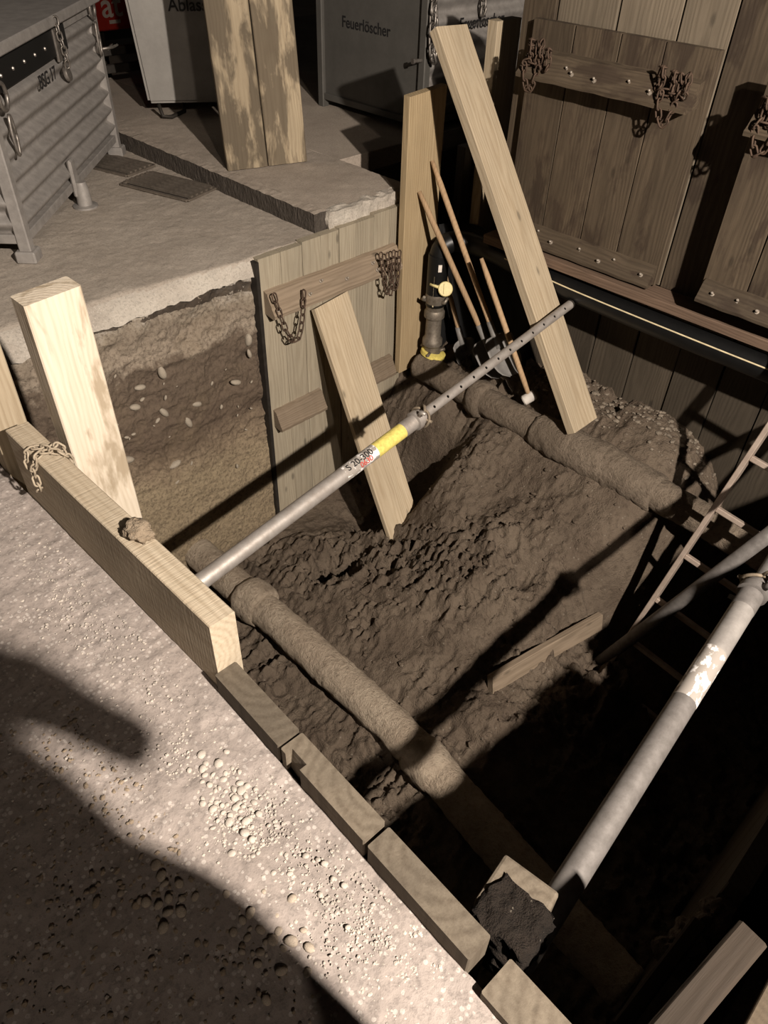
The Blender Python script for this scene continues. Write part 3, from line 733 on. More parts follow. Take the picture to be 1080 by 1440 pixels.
for x, z in ((2.50, -0.255), (2.60, -0.215), (2.78, -0.25), (3.0, -0.225), (3.02, -0.265), (2.27, -0.27)):
    f = (-0.165-z)/0.13; bolt(fp, wl, (x, 3.06-0.02-f*0.065, z), (0, -0.75, 0.6))
waler(fp, 'ledge', 2.235, 2.60, 3.06, 2.985, -0.93, -1.06, 'wood_waler'); waler(fp, 'ledge', 2.93, 3.225, 3.06, 2.985, -0.93, -1.06, 'wood_waler')
o = plank('edge_strip', (2.203, 3.10, -1.88), (2.203, 3.10, -0.01), (0, 1, 0), 0.10, 0.022, 'dark_steel', fp, 0.001, 0)
chain('chain', 'rusty chain loop over the ledge of the grey panel, at its soil-face end', sag((2.245, 2.985, -0.17), (2.44, 2.97, -0.20), 0.285, 18, (0, -0.03, 0)), 'rust', 0.054, 0.029, 0.0045)
chain('chain', 'rusty chain loop hung beside the tall orange-brown plank on the grey panel', sag((3.02, 2.965, -0.155), (3.13, 2.965, -0.15), 0.275, 18, (0, -0.03, 0)) , 'rust', 0.046, 0.027, 0.0042)
chain('chain', 'second strand of rusty chain doubled beside the tall orange-brown plank', sag((3.07, 2.96, -0.17), (3.18, 2.965, -0.16), 0.24, 18, (0, -0.022, 0)) , 'rust', 0.046, 0.027, 0.0042)
# short plank leaning on it
tag(plank('leaning_plank', (2.625, 2.27, -1.72), (2.675, 3.03, -0.36), (1, 0.05, 0), 0.275, 0.038, 'wood_pale', wob=0.002, skew=0.12), 'short pale plank leaning against the grey chained panel under the banded prop', 'plank')
tag(plank('tall_plank', (3.385, 3.002, -1.05), (3.375, 3.002, 0.635), (1, 0, 0), 0.295, 0.05, 'wood_orange', wob=0.006, skew=0.06), 'tall orange-brown plank standing between the grey panel and the valve pipe', 'plank')
tag(plank('leaning_plank', (3.335, 1.625, -0.83), (3.385, 2.885, 0.93), (1, 0.06, 0), 0.245, 0.055, 'wood_pale', wob=0.0015), 'long thick clean plank leaning from the gravel ledge up over the corner', 'plank')
tag(plank('upright_plank', (3.87, 2.88, -1.0), (3.87, 2.90, 0.93), (1, 0, 0), 0.21, 0.07, 'wood_pale', wob=0.002), 'upright plank standing behind the long thick leaning plank', 'plank')
tag(plank('dark_post', (3.73, 2.98, -1.0), (3.73, 2.98, 0.30), (1, 0, 0), 0.08, 0.06, 'dark_steel', wob=0.0), 'black post in the dark corner behind the tool handles', 'post')

# ------------------------------------------------------------------ right timber wall
rw = thing('timber_wall', 'brown plank wall behind the chained barrier panels', 'wall', (3.66, 1.5, -0.05))
for y0, y1, dx in ((2.44, 2.63, -0.012), (2.11, 2.43, 0), (1.80, 2.10, 0.004), (1.555, 1.79, 0.0), (1.325, 1.545, -0.008), (1.06, 1.315, 0.004), (0.80, 1.05, 0), (0.54, 0.79, 0.003), (0.28, 0.53, 0), (0.0, 0.27, 0.002)):
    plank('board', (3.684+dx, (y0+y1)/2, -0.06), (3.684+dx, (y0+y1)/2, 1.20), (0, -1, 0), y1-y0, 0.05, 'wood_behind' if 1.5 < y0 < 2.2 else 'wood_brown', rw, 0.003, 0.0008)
pa = thing('plank_barricade', 'brown plank barrier panel with two chain bunches on its ledge beside the leaning planks', 'panel', (3.62, 2.03, -0.04))
for y0, y1 in ((2.285, 2.525), (2.035, 2.28), (1.81, 2.03), (1.555, 1.805)):
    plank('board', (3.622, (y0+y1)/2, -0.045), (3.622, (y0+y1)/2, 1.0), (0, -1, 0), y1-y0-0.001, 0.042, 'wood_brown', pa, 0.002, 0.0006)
w1 = waler(pa, 'ledge', 1.585, 2.50, 3.602, 3.47, 0.885, 0.765, 'wood_brown', 'Y')
w2 = waler(pa, 'foot_ledge', 1.565, 2.51, 3.602, 3.535, 0.055, -0.05, 'wood_brown', 'Y')
for y, f in ((2.24, .75), (2.20, .9), (2.07, .95), (1.90, .75), (1.78, .95), (1.62, .9)):
    bolt(pa, w1, (3.602-0.105*f, y, 0.885-0.075*f), (-0.6, 0, 0.8))
for y, f in ((2.28, .4), (2.18, .8), (2.0, .6), (1.87, .9), (1.79, .5), (1.62, .8)):
    bolt(pa, w2, (3.602-0.055*f, y, 0.05-0.06*f), (-0.7, 0, 0.6))
def bunch(name, label, y, x, z, seed, group=None):
    r = random.Random(seed); pts = []
    for k in range(5):
        yy = y-0.03*k+0.02*r.uniform(-1, 1); zz = z+r.uniform(-0.01, 0.02)
        for a in np.linspace(0, 2*math.pi, 9)[:-1]:
            pts.append(V((x-0.012*k*0.5+0.018*math.cos(a), yy+0.02*math.cos(a), zz+0.048*math.sin(a))))
    yl = y-0.05
    pts += sag((x-0.035, yl+0.04, z-0.03), (x-0.035, yl-0.05, z-0.03), 0.13, 8)
    return chain(name, label, pts, 'rust', 0.046, 0.027, 0.0042)
bunch('chain', 'bunched dark chain on the ledge at the end beside the upright planks', 2.47, 3.51, 0.875, 1)
bunch('chain', 'bunched dark chain on the ledge at the end beside the second barrier panel', 1.73, 3.51, 0.865, 2)
pb = thing('plank_barricade', 'second brown barrier panel standing forward of the plank wall, near the ladder', 'panel', (3.50, 0.8, 0.04))
for y0, y1 in ((1.07, 1.28), (0.84, 1.065), (0.60, 0.83), (0.36, 0.595)):
    plank('board', (3.505, (y0+y1)/2, 0.03), (3.505, (y0+y1)/2, 0.98), (0, -1, 0), y1-y0-0.002, 0.042, 'wood_brown', pb, 0.002, 0.0006)
w3 = waler(pb, 'ledge', 0.38, 1.265, 3.485, 3.36, 0.885, 0.765, 'wood_brown', 'Y')
w4 = waler(pb, 'foot_ledge', 0.38, 1.265, 3.485, 3.42, 0.13, 0.03, 'wood_brown', 'Y')
for y, f in ((1.2, .7), (1.08, .6), (0.98, .8)): bolt(pb, w4, (3.485-0.055*f, y, 0.125-0.06*f), (-0.7, 0, 0.6))
bunch('chain', 'bunched chain on the ledge of the second barrier panel, above the ladder', 1.24, 3.40, 0.865, 3)
tag(plank('timber_rail', (3.575, -0.2, -0.085), (3.575, 2.60, -0.085), (1, 0, 0), 0.15, 0.05, 'wood_red', wob=0.001), 'long reddish rail under the barrier panels', 'rail')
lb = thing('lower_sheeting', 'dark vertical sheeting boards below the black pipe down to the gravel ledge', 'sheeting', (3.71, 1.2, -0.9))
ys = [2.62, 2.40, 2.15, 1.90, 1.645, 1.385, 1.13, 0.88, 0.62, 0.36, 0.10, -0.16]
for i in range(len(ys)-1):
    dx = (0, 0.012, -0.006, 0.004, 0.014, 0, 0.01, 0.0, 0.006, 0, 0.01)[i]
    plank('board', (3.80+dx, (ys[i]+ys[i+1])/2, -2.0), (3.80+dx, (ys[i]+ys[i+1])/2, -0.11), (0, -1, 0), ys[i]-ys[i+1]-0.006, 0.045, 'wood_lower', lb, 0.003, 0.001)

# ------------------------------------------------------------------ black pipe, valve standpipe
def smooth_path(pts, n=8):
    P = [V(p) for p in pts]; out = []
    for i in range(len(P)-1):
        a, b, c, d = P[max(i-1, 0)], P[i], P[i+1], P[min(i+2, len(P)-1)]
        for k in range(n):
            t = k/n
            out.append(0.5*((2*b)+(c-a)*t+(2*a-5*b+4*c-d)*t*t+(3*b-a-3*c+d)*t**3))
    out.append(P[-1]); return out
bp = thing('bypass_pipe', 'black plastic pipe with a pale stripe running under the wooden rail to the valve', 'pipe', (3.41, 2.85, -0.95))
base = V((3.41, 2.85, -0.95))
path = [(3.41, 2.85, -0.56), (3.41, 2.85, -0.42), (3.41, 2.85, -0.28), (3.43, 2.84, -0.19), (3.49, 2.80, -0.16), (3.56, 2.72, -0.17), (3.575, 2.55, -0.178), (3.55, 2.3, -0.185), (3.535, 1.9, -0.195), (3.53, 1.2, -0.20), (3.53, 0.4, -0.20), (3.53, -0.08, -0.20)]
sp_ = smooth_path(path, 8)
tube('pipe_run', [p-base for p in sp_], 0.062, 'black_plastic', bp, 24)
lathe('elbow_socket', [(0.064, -0.30+0.0), (0.064, 0.0)], 'black_plastic', bp, T3(0, 0, 0.72) @ T3(0, 0, 0), 24)
st = [p-base+V((-0.052, 0, 0.024)) for p in sp_ if p.y < 2.45]
tube('stripe', st, 0.0058, 'stripe', bp, 6)
lathe('stem_stripe', [(0.006, 0), (0.006, 0.2)], 'stripe', bp, T3(-0.052, -0.026, 0.40), 6)
o = link('sticker', box_me('sticker', -0.011, 0.011, -0.002, 0.002, -0.022, 0.022, 0), 'sign_white', bp); o.matrix_local = T3(-0.042, -0.052, 0.655) @ Matrix.Rotation(-0.65, 4, 'Z')
sv = thing('standpipe_valve', 'grimy metal standpipe coupling with yellow collar under the black elbow', 'valve', (3.41, 2.85, -0.95))
lathe('lower_coupling', [(0.055, 0.0), (0.062, 0.015), (0.062, 0.045), (0.050, 0.06), (0.05, 0.10), (0.066, 0.115), (0.066, 0.15), (0.052, 0.17), (0.050, 0.30)], 'brass_dirty', sv)
lathe('upper_coupling', [(0.052, 0.30), (0.066, 0.31), (0.066, 0.345), (0.056, 0.36), (0.058, 0.40), (0.068, 0.42), (0.064, 0.47), (0.06, 0.48)], 'brass_dirty', sv)
for a in (0.6, 2.6, 4.6):
    tube('lug', [V((math.cos(a)*0.05, math.sin(a)*0.05, 0.42)), V((math.cos(a)*0.085, math.sin(a)*0.085, 0.435)), V((math.cos(a+.3)*0.088, math.sin(a+.3)*0.088, 0.46))], [0.014, 0.012, 0.009], 'brass_dirty', sv, 8)
    tube('lug', [V((math.cos(a+1)*0.05, math.sin(a+1)*0.05, 0.06)), V((math.cos(a+1)*0.09, math.sin(a+1)*0.09, 0.07))], [0.014, 0.01], 'brass_dirty', sv, 8)
yc = lathe('yellow_collar', [(0.074, 0), (0.084, 0.004), (0.084, 0.03), (0.074, 0.034)], 'yellow', sv, T3(0.004, -0.006, 0.025) @ Matrix.Rotation(0.22, 4, 'Y') @ Matrix.Rotation(0.12, 4, 'X'), 28)
cap = lathe('yellow_cap', [(0.043, 0), (0.045, 0.004), (0.045, 0.014), (0.041, 0.018)], 'yellow_pale', sv)
cap.matrix_local = frame((-0.02, -0.088, 0.53), (-0.62, -0.62, 0.48), (0, 0, 1))
o = link('grip', box_me('grip', -0.03, 0.03, -0.004, 0.004, 0, 0.008, 0.001), 'yellow_pale', cap); o.matrix_local = T3(0, 0.008, 0.017)
tube('strap', [V((0.02, -0.045, 0.54)), V((-0.05, -0.05, 0.54)), V((-0.062, 0.0, 0.545))], 0.010, 'yellow_pale', sv, 8)
# black sheeting in the corner
sh = []
pth = smooth_path([(3.56, 3.04, 0), (3.64, 2.98, 0), (3.72, 2.92, 0), (3.75, 2.80, 0), (3.69, 2.68, 0), (3.70, 2.55, 0), (3.67, 2.42, 0), (3.675, 2.28, 0)], 6)
P = np.array([[(p.x+0.012*math.sin(i*0.9)*(k/13), p.y+0.008*math.cos(i*1.3), -0.14-(0.92)*k/13) for i, p in enumerate(pth)] for k in range(14)])
tag(link('plastic_sheet', grid_me('plastic_sheet', P), 'black_sheet'), 'black plastic sheet hanging in the corner behind the tool handles', 'sheet')
bs = [o for o in bpy.data.objects if o.name == 'plastic_sheet'][0]; md = bs.modifiers.new('s', 'SOLIDIFY'); md.thickness = 0.004

# ------------------------------------------------------------------ tools in the corner
def tool(name, label, A, B, r=0.017, cat='tool'):
    root = thing(name, label, cat, A)
    A, B = V(A), V(B); d = B-A; n = 8
    me_pts = [V((0, 0, 0)).lerp(d, k/n) for k in range(n+1)]
    rad = [r*0.8]+[r]*(n-1)+[r*0.7]
    tube('handle', me_pts, rad, 'handle_wood', root, 12)
    return root, d
def blade(root, d, side, w=0.21, L=0.26, m='shovel_steel', z0=0.0):
    """curved shovel blade at the lower end of the handle, pointing down the shaft"""
    nu, nv = 9, 10; P = np.zeros((nv, nu, 3)); f = frame((0, 0, 0), -d, side)
    for j in range(nv):
        v = j/(nv-1); hw = w/2*(1 if v < 0.55 else math.sqrt(max(0.02, 1-((v-0.55)/0.47)**2)))
        if v < 0.1: hw *= 0.75+2.5*v
        for i in range(nu):
            u = i/(nu-1)*2-1; P[j, i] = f @ V((u*hw, 0.03*u*u+0.03*v*v, v*L-0.05+z0))
    o = link('blade', grid_me('blade', P), m, root); md = o.modifiers.new('s', 'SOLIDIFY'); md.thickness = 0.003
    tube('socket', [V((0, 0, 0))+d.normalized()*0.14, V((0, 0, 0))-d.normalized()*0.03], [0.02, 0.024], m, root, 12)
t1, d1 = tool('shovel', 'long-handled shovel leaning on the tall orange-brown plank', (3.46, 2.44, -0.70), (3.325, 2.965, 0.125)); blade(t1, d1, (0.75, -0.6, 0))
t2, d2 = tool('shovel', 'long-handled shovel leaning highest, between the tall plank and the thick leaning plank', (3.40, 2.33, -0.62), (3.42, 2.965, 0.275)); blade(t2, d2, (0.9, -0.3, 0))
t3, d3 = tool('sledge_mallet', 'wooden-handled mallet with a pale head resting on the soil-covered pipe', (3.36, 2.02, -0.83), (3.30, 2.45, -0.10), 0.016)
o = lathe('mallet_head', [(0.026, -0.04), (0.032, -0.033), (0.032, 0.033), (0.026, 0.04)], 'mallet', t3, n=16); o.matrix_local = frame((0, 0, -0.01), (0.5, -0.4, 0.45), (0, 0, 1))
t4, d4 = tool('spade', 'short wooden handle standing behind the valve pipe', (3.60, 2.74, -0.88), (3.50, 2.93, -0.26), 0.016); blade(t4, d4, (1, -0.5, 0), 0.16, 0.2)

# ------------------------------------------------------------------ ladder
ld = thing('ladder', 'pale metal ladder slanting up out of the dark end of the pit', 'ladder', (2.65, 0.85, -1.98))
dv = V((3.43, 0.615, 0.40))-V((2.65, 0.85, -1.98)); f = frame((0, 0, 0), dv, (0, -1, 0)); LL = dv.length
for x in (0, 0.36):
    o = link('rail', box_me('rail', x-0.012, x+0.012, -0.03, 0.03, 0, LL, 0.003), 'aluminium', ld); o.matrix_local = f
k = 0.18
while k < LL-0.1:
    o = link('rung', box_me('rung', 0.01, 0.35, -0.016, 0.016, k-0.013, k+0.013, 0.004), 'aluminium', ld); o.matrix_local = f; k += 0.29

# ------------------------------------------------------------------ board on the floor, near-end sheeting
tag(plank('floor_board', (2.06, 1.155, -1.59), (2.86, 1.005, -1.615), (0, 0.25, 1), 0.11, 0.04, 'wood_waler'), 'narrow board lying on edge across the pit floor', 'board')
ne = thing('end_sheeting', 'dark sheeting boards closing the near end of the pit', 'sheeting', (2.2, -0.2, -0.4))
xe = [0.92, 1.18, 1.44, 1.70, 1.96, 2.22, 2.48, 2.74, 3.0, 3.26, 3.52, 3.72]; tp = [-0.34, -0.28, -0.34, -0.30, -0.12, 0.0, 0.03, 0.03, 0.02, 0.02, 0.02]
for i in range(11):
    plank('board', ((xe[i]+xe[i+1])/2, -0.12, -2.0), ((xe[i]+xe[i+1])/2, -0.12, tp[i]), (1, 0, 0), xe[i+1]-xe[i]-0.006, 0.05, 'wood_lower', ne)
tag(plank('end_board', (0.60, -0.115, 0.005), (0.885, -0.152, 0.02), (0, 0, 1), 0.19, 0.058, 'wood_end', bev=0.006), 'short thick board on edge at the corner of the pit', 'board')
tag(plank('end_board', (0.64, -0.062, -0.10), (0.90, -0.078, -0.06), (0, 0, 1), 0.12, 0.03, 'wood_end'), 'thin board on edge inside the thick corner board', 'board')
tag(link('plywood_sheet', box_me('plywood_sheet', 0.60, 1.75, -0.95, -0.215, 0.025, 0.045, 0.002), 'plywood'), 'brown plywood sheet lying at the corner of the pit', 'plywood')
for k, (x, y, s_, lab) in enumerate(((0.95, -0.075, 0.07, 'small pointed clod of dark soil at the corner end of the near-end boards'), (1.005, -0.085, 0.09, 'crumbly clod of dark soil in the middle of the near-end boards'), (1.09, -0.11, 0.09, 'flat clod of dark soil beside the thick corner board'))):
    tag(clod('soil_clod', (x, y, -0.335+s_*0.25), (s_, 0.07, s_*0.9), 20+k, 'soil'), lab, 'soil lump')

# ------------------------------------------------------------------ steel crates
def corrugated_me(name, L, zs, amp, pitch, n=8):
    z0, z1 = zs; rows = []; n = 14; nz = int((z1-z0)/pitch*n)
    for k in range(nz+1):
        z = z0+(z1-z0)*k/nz; ph = ((z-z0)/pitch) % 1.0
        off = amp*(0.5-0.5*math.cos(math.pi*(ph/0.62 if ph < 0.62 else (1-ph)/0.38)))
        rows.append([(x*L, 0.014-off, z) for x in np.linspace(0, 1, 24)])
    return grid_me(name, np.array(rows))
def crate(name, label, corner, d, L, D, z0, z1, pitch, posts='galv', flat_sides=(), m='galv', lid=None):
    """corner = near corner; d = direction of the front; front faces right of d"""
    d = V((d[0], d[1], 0)).normalized(); q = V((-d.y, d.x, 0))
    root = thing(name, label, 'container', mw=frame((corner[0], corner[1], 0), (0, 0, 1), d))
    sides = [((0, 0), 0, L), ((L, 0), 90, D), ((L, D), 180, L), ((0, D), 270, D)]
    for i, ((ox, oy), a, ln) in enumerate(sides):
        if i in flat_sides:
            me = box_me('side_panel', 0, ln, -0.004, 0.008, z0, z1, 0.002); nm = 'side_panel'; mm = 'galv_flat'
        else: me = corrugated_me('ribbed_side', ln, (z0+0.03, z1-0.05), 0.044, pitch); nm = 'ribbed_side'; mm = m
        o = link(nm, me, mm, root); o.matrix_local = T3(ox, oy, 0) @ Matrix.Rotation(math.radians(a), 4, 'Z')
    for x, y in ((0, 0), (L, 0), (L, D), (0, D)):
        o = link('corner_post', box_me('corner_post', x-0.03, x+0.03, y-0.03, y+0.03, 0.05, z1, 0.006), posts, root)
        o = link('foot', box_me('foot', x-0.05, x+0.05, y-0.05, y+0.05, 0.0, 0.06, 0.008), posts, root)
    for x0, x1, y0, y1 in ((0.03, L-0.03, -0.02, 0.02), (0.03, L-0.03, D-0.02, D+0.02), (-0.02, 0.02, 0.03, D-0.03), (L-0.02, L+0.02, 0.03, D-0.03)):
        for za, zb, nm in ((z0-0.01, z0+0.035, 'base_rail'), (z1-0.05, z1, 'top_rail')):
            link(nm, box_me(nm, x0, x1, y0, y1, za, zb, 0.004), posts, root)
    link('bottom_plate', box_me('bottom_plate', 0, L, 0, D, z0, z0+0.01, 0), 'dark_steel', root)
    if lid:
        link('lid', box_me('lid', -0.06, L+0.06, -0.06, D+0.06, z1+0.0, z1+0.05, 0.006), lid, root)
    return root
c1 = crate('steel_crate', 'ribbed galvanised crate with a dark rubber skirt standing on the asphalt by the drain', (1.36, 3.80), (0.70, 0.714), 1.72, 1.15, 0.10, 0.86, 0.098, lid='galv')
o = link('rubber_skirt', box_me('rubber_skirt', 0.03, 1.1, -0.042, -0.03, 0.73, 0.85, 0.002), 'black_plastic', c1)
for x in (0.15, 0.3, 0.45, 0.6, 0.75):
    lathe('rivet', [(0.010, 0), (0.007, 0.006)], 'chain_bright', o, frame((x, -0.042, 0.79), (0, -1, 0), (1, 0, 0)), 8)
hb = link('latch_plate', box_me('latch_plate', 0.90, 0.96, -0.05, -0.036, 0.70, 0.85, 0.004), 'chain_bright', c1)
chain('latch_chain', None, [c1.matrix_world @ V(p) for p in ((0.93, -0.065, 0.90), (0.93, -0.065, 0.84), (0.94, -0.07, 0.77), (0.955, -0.07, 0.70), (0.965, -0.06, 0.66))], 'chain_bright', 0.045, 0.028, 0.005, parent=c1, part=True)
o = lathe('latch_disc', [(0.035, -0.008), (0.038, 0), (0.035, 0.012), (0.01, 0.016)], 'chain_bright', c1); o.matrix_local = frame((0.97, -0.05, 0.635), (0, -1, 0.2), (1, 0, 0))
for x, zt in ((0.09, 0.72), (1.62, 0.85)):
    ringp = [V((x+0.045*math.cos(t), -0.05, zt+0.055*math.sin(t))) for t in np.linspace(0, 2*math.pi, 20)]
    tube('lifting_ring', ringp, 0.010, 'chain_bright', c1, 8)
    loop = [V((x+0.02*math.cos(t), -0.055, zt-0.16+0.085*math.sin(t))) for t in np.linspace(0, 2*math.pi, 20)]
    tube('hanging_loop', loop, 0.008, 'chain_bright', c1, 8)
tube('side_hook', [V((1.72, -0.03, 0.62)), V((1.78, -0.08, 0.62)), V((1.86, -0.09, 0.62)), V((1.86, -0.06, 0.62)), V((1.78, -0.05, 0.61))], 0.008, 'chain_bright', c1, 8)
gz = link('drain_spout', box_me('drain_spout', 0.72, 0.80, -0.045, -0.02, 0.06, 0.26, 0.01), 'galv', c1)
lathe('spout_foot', [(0.07, 0), (0.07, 0.01), (0.042, 0.015), (0.038, 0.10), (0.03, 0.14)], 'galv', c1, T3(0.76, -0.06, 0), 20)
text('lettering', 'BSG 17', 0.085, frame((0.72, -0.034, 0.665), (0, -1, 0), (1, 0, 0)), 'ink', c1)
c3 = crate('steel_container', 'tall steel container with one smooth and one ribbed side, both lettered in black', (4.24, 3.80), (1, 0), 1.15, 1.02, 0.16, 1.42, 0.125, posts='galv_flat', flat_sides=(3,), lid='galv')
text('lettering', 'Feuerlöscher', 0.098, frame((-0.006, 0.56, 0.675), (-1, 0, 0), (0, -1, 0)), 'ink', c3, 0.93)
text('lettering', 'Feuerlöscher', 0.098, frame((0.53, -0.034, 0.735), (0, -1, 0), (1, 0, 0)), 'ink', c3, 0.93)
hp = V((4.20, 3.74, 0))
chain('latch_chain', None, [(4.22, 3.735, 1.0), (4.22, 3.73, 0.88), (4.205, 3.72, 0.78), (4.20, 3.71, 0.66), (4.21, 3.70, 0.56), (4.23, 3.71, 0.62), (4.235, 3.72, 0.74), (4.225, 3.73, 0.86)], 'chain_bright', 0.075, 0.045, 0.008, parent=c3, part=True)
lathe('latch_pin', [(0.012, 0), (0.012, 0.06), (0.018, 0.062), (0.018, 0.075)], 'chain_bright', c3, frame((-0.03, 0.0, 0.56), (-1, 0.2, 0), (0, 0, 1)), 10)
chain('latch_chain', None, [(4.72, 3.735, 1.0), (4.72, 3.73, 0.86), (4.71, 3.725, 0.78), (4.73, 3.725, 0.84)], 'chain_bright', 0.06, 0.036, 0.007, parent=c3, part=True)
# smooth tapered bin
bd = V((0.83, -0.55, 0)).normalized()
bn = thing('steel_bin', 'smooth grey tapered bin with black lettering behind the pair of leaning boards', 'bin', mw=frame((3.03, 5.33, 0.10), (0, 0, 1), bd))
def taper_me(name, L, D, z0, z1, k):
    bm = bmesh.new(); bmesh.ops.create_cube(bm, size=1)
    for v in bm.verts:
        top = v.co.z > 0; e = k if top else 0
        v.co = V(((-e if v.co.x < 0 else L+e), (-e if v.co.y < 0 else D+e), z1 if top else z0))
    bmesh.ops.bevel(bm, geom=bm.edges[:], offset=0.02, segments=2, affect='EDGES'); return from_bm(name, bm)
link('body', taper_me('body', 1.0, 0.75, 0.09, 1.15, 0.07), 'bin_grey', bn)
for x in (0.12, 0.88):
    tube('skid', [V((x-0.05, -0.02, 0.09)), V((x-0.03, -0.05, 0.02)), V((x+0.03, -0.05, 0.016)), V((x+0.12, 0.1, 0.016)), V((x+0.12, 0.6, 0.016)), V((x+0.10, 0.7, 0.09))], 0.014, 'dark_steel', bn, 8)
text('lettering', 'Ablasser', 0.105, frame((0.40, -0.052, 0.685), (0, -1, -0.066), (1, 0, 0)), 'ink', bn, 0.95)
# red sign board further back
rs = thing('red_sign', 'red board with white letters beyond the ribbed crate', 'sign', (3.45, 6.6, 0.03))
o = link('sign_board', box_me('sign_board', -0.1, 0.75, -0.02, 0.02, 0.40, 1.15, 0.01), 'sign_red', rs)
for x in (0.0, 0.65): link('sign_post', box_me('sign_post', x-0.02, x+0.02, 0.02, 0.06, 0.0, 1.1, 0.004), 'dark_steel', rs)
text('lettering', 'at', 0.24, frame((0.10, -0.021, 0.565), (0, -1, 0), (1, 0, 0)), 'sign_white', rs)
link('letter_bar', box_me('letter_bar', 0.06, 0.16, -0.022, -0.019, 0.445, 0.47, 0), 'sign_white', rs)
# low dark barrier bars behind the first crate
for z, lab in ((0.34, 'upper'), (0.22, 'lower')):
    tag(plank('barrier_bar', (3.0, 6.35, z), (4.6, 6.2, z), (0, 0, 1), 0.06, 0.04, 'dark_steel'), '%s black bar of the low barrier behind the grey bin' % lab, 'barrier')
tag(plank('barrier_post', (4.66, 6.20, 0.0), (4.66, 6.20, 0.5), (1, 0, 0), 0.06, 0.06, 'dark_steel'), 'black post of the low barrier behind the grey bin', 'post')
# two stained boards leaning on the pavement
ud = V((0.06, 0.17, 1)).normalized()
for (x, y), lab in (((2.865, 3.975), 'stained upright board nearer the ribbed crate, leaning on the pavement'), ((3.115, 3.895), 'stained upright board nearer the lettered container, leaning on the pavement')):
    A = V((x, y, 0.105)); tag(plank('leaning_board', A, A+ud*1.7, (0.95, -0.31, 0), 0.255, 0.03, 'wood_stained', wob=0.0015), lab, 'board')
# gutter grates
def grate(loc, ang, L, W, lab):
    root = thing('drain_grate', lab, 'grate', mw=T3(*loc) @ Matrix.Rotation(ang, 4, 'Z'))
    for y in (-W/2, W/2): link('frame_bar', box_me('frame_bar', -L/2, L/2, y-0.012, y+0.012, 0.0, 0.012, 0.002), 'iron_grate', root)
    for x in (-L/2, L/2): link('frame_bar', box_me('frame_bar', x-0.012, x+0.012, -W/2, W/2, 0.0, 0.012, 0.002), 'iron_grate', root)
    link('shade_plate', box_me('shade_plate', -L/2, L/2, -W/2, W/2, -0.002, 0.003, 0), 'black_sheet', root)  # thin black plate, painted darkness in place of an open drain
    me = box_me('bar', -L/2, L/2, -0.008, 0.008, 0.003, 0.022, 0.001); me.materials.append(M['iron_grate']); n = int(W/0.040)
    for k in range(1, n): 
        o = bpy.data.objects.new('bar', me); COL.objects.link(o); o.parent = root; o.matrix_local = T3(0, -W/2+k*W/n, 0)
grate((2.475, 4.27, 0.004), math.radians(106), 0.52, 0.27, 'cast iron gutter grate in the open asphalt beside the kerb')
grate((2.44, 4.84, 0.004), math.radians(106), 0.44, 0.25, 'cast iron gutter grate partly under the ribbed crate')

# ------------------------------------------------------------------ stones and grit
def put_stone(name, x, y, z, s, m, parent=None, k=None):
    me = ROCKS[random.randrange(8) if k is None else k]
    key = (me.name, m)
    if key not in PEB:
        c = me.copy(); c.materials.append(M[m]); PEB[key] = c
    o = bpy.data.objects.new(name, PEB[key]); COL.objects.link(o)
    o.location = (x, y, z); o.rotation_euler = (random.uniform(-.3, .3), random.uniform(-.3, .3), random.uniform(0, 6.3))
    o.scale = (s*random.uniform(.85, 1.3), s*random.uniform(.8, 1.1), s*random.uniform(.7, .95)); return o
PEB = {}
def heap(n, cx, cy, sx, sy, smin, smax, m, label, group):
    placed = []
    for _ in range(n*30):
        if len(placed) >= n: break
        x = random.gauss(cx, sx); y = random.gauss(cy, sy); s = smin+(smax-smin)*random.random()**1.6
        if x > 0.455 or any((x-a)**2+(y-b)**2 < ((s+c)*0.44)**2 for a, b, c in placed): continue
        placed.append((x, y, s)); tag(put_stone('pebble', x, y, 0.001+s*0.12, s, m), label, 'pebble', group)
heap(64, 0.365, 0.80, 0.028, 0.048, 0.010, 0.023, 'stone_pale', 'pale rounded pebble in the heap on the bright asphalt beside the notched plank', 'pebbles heaped by the notched plank')
heap(14, 0.155, 0.72, 0.028, 0.05, 0.014, 0.026, 'stone_grey', 'grey rounded pebble in the small cluster lying on the shaded dirt', 'pebbles in the shaded cluster')
heap(26, 0.245, 0.50, 0.03, 0.05, 0.010, 0.024, 'stone_grey', 'grey-tan pebble where the shade meets the bright asphalt', 'pebbles at the edge of the shade')
heap(8, 0.06, 0.77, 0.025, 0.05, 0.012, 0.02, 'stone_brown', 'dull brown pebble half sunk in the shaded dirt', 'brown pebbles in the shaded dirt')
heap(12, 0.38, 0.58, 0.05, 0.10, 0.010, 0.017, 'stone_pale', 'small pale pebble scattered between the pebble heap and the sheeting planks', 'scattered pale pebbles')
def scatter(name, label, cat, gen, n, smin, smax, m):
    T = [v.co.copy() for v in ROCK1.vertices]; F = [tuple(p.vertices) for p in ROCK1.polygons]; vs, fs = [], []
    for k in range(n):
        x, y, z = gen(); s = smin+(smax-smin)*random.random()**2.2; a = random.uniform(0, 6.3); ca, sa = math.cos(a), math.sin(a); b = len(vs)
        kx, ky, kz = s*random.uniform(.8, 1.3), s*random.uniform(.8, 1.2), s*random.uniform(.5, .9)
        for t in T:
            px, py = t.x*kx, t.y*ky; vs.append((x+px*ca-py*sa, y+px*sa+py*ca, z+t.z*kz+s*0.15))
        fs += [tuple(i+b for i in f_) for f_ in F]
    me = bpy.data.meshes.new(name); me.from_pydata(vs, [], fs); me.update()
    o = link(name, me, m); return tag(o, label, cat, kind='stuff')
ROCK1 = rock_me('grit', 3, 1, 0.45, 0.6)
for p in ROCK1.polygons: p.use_smooth = False
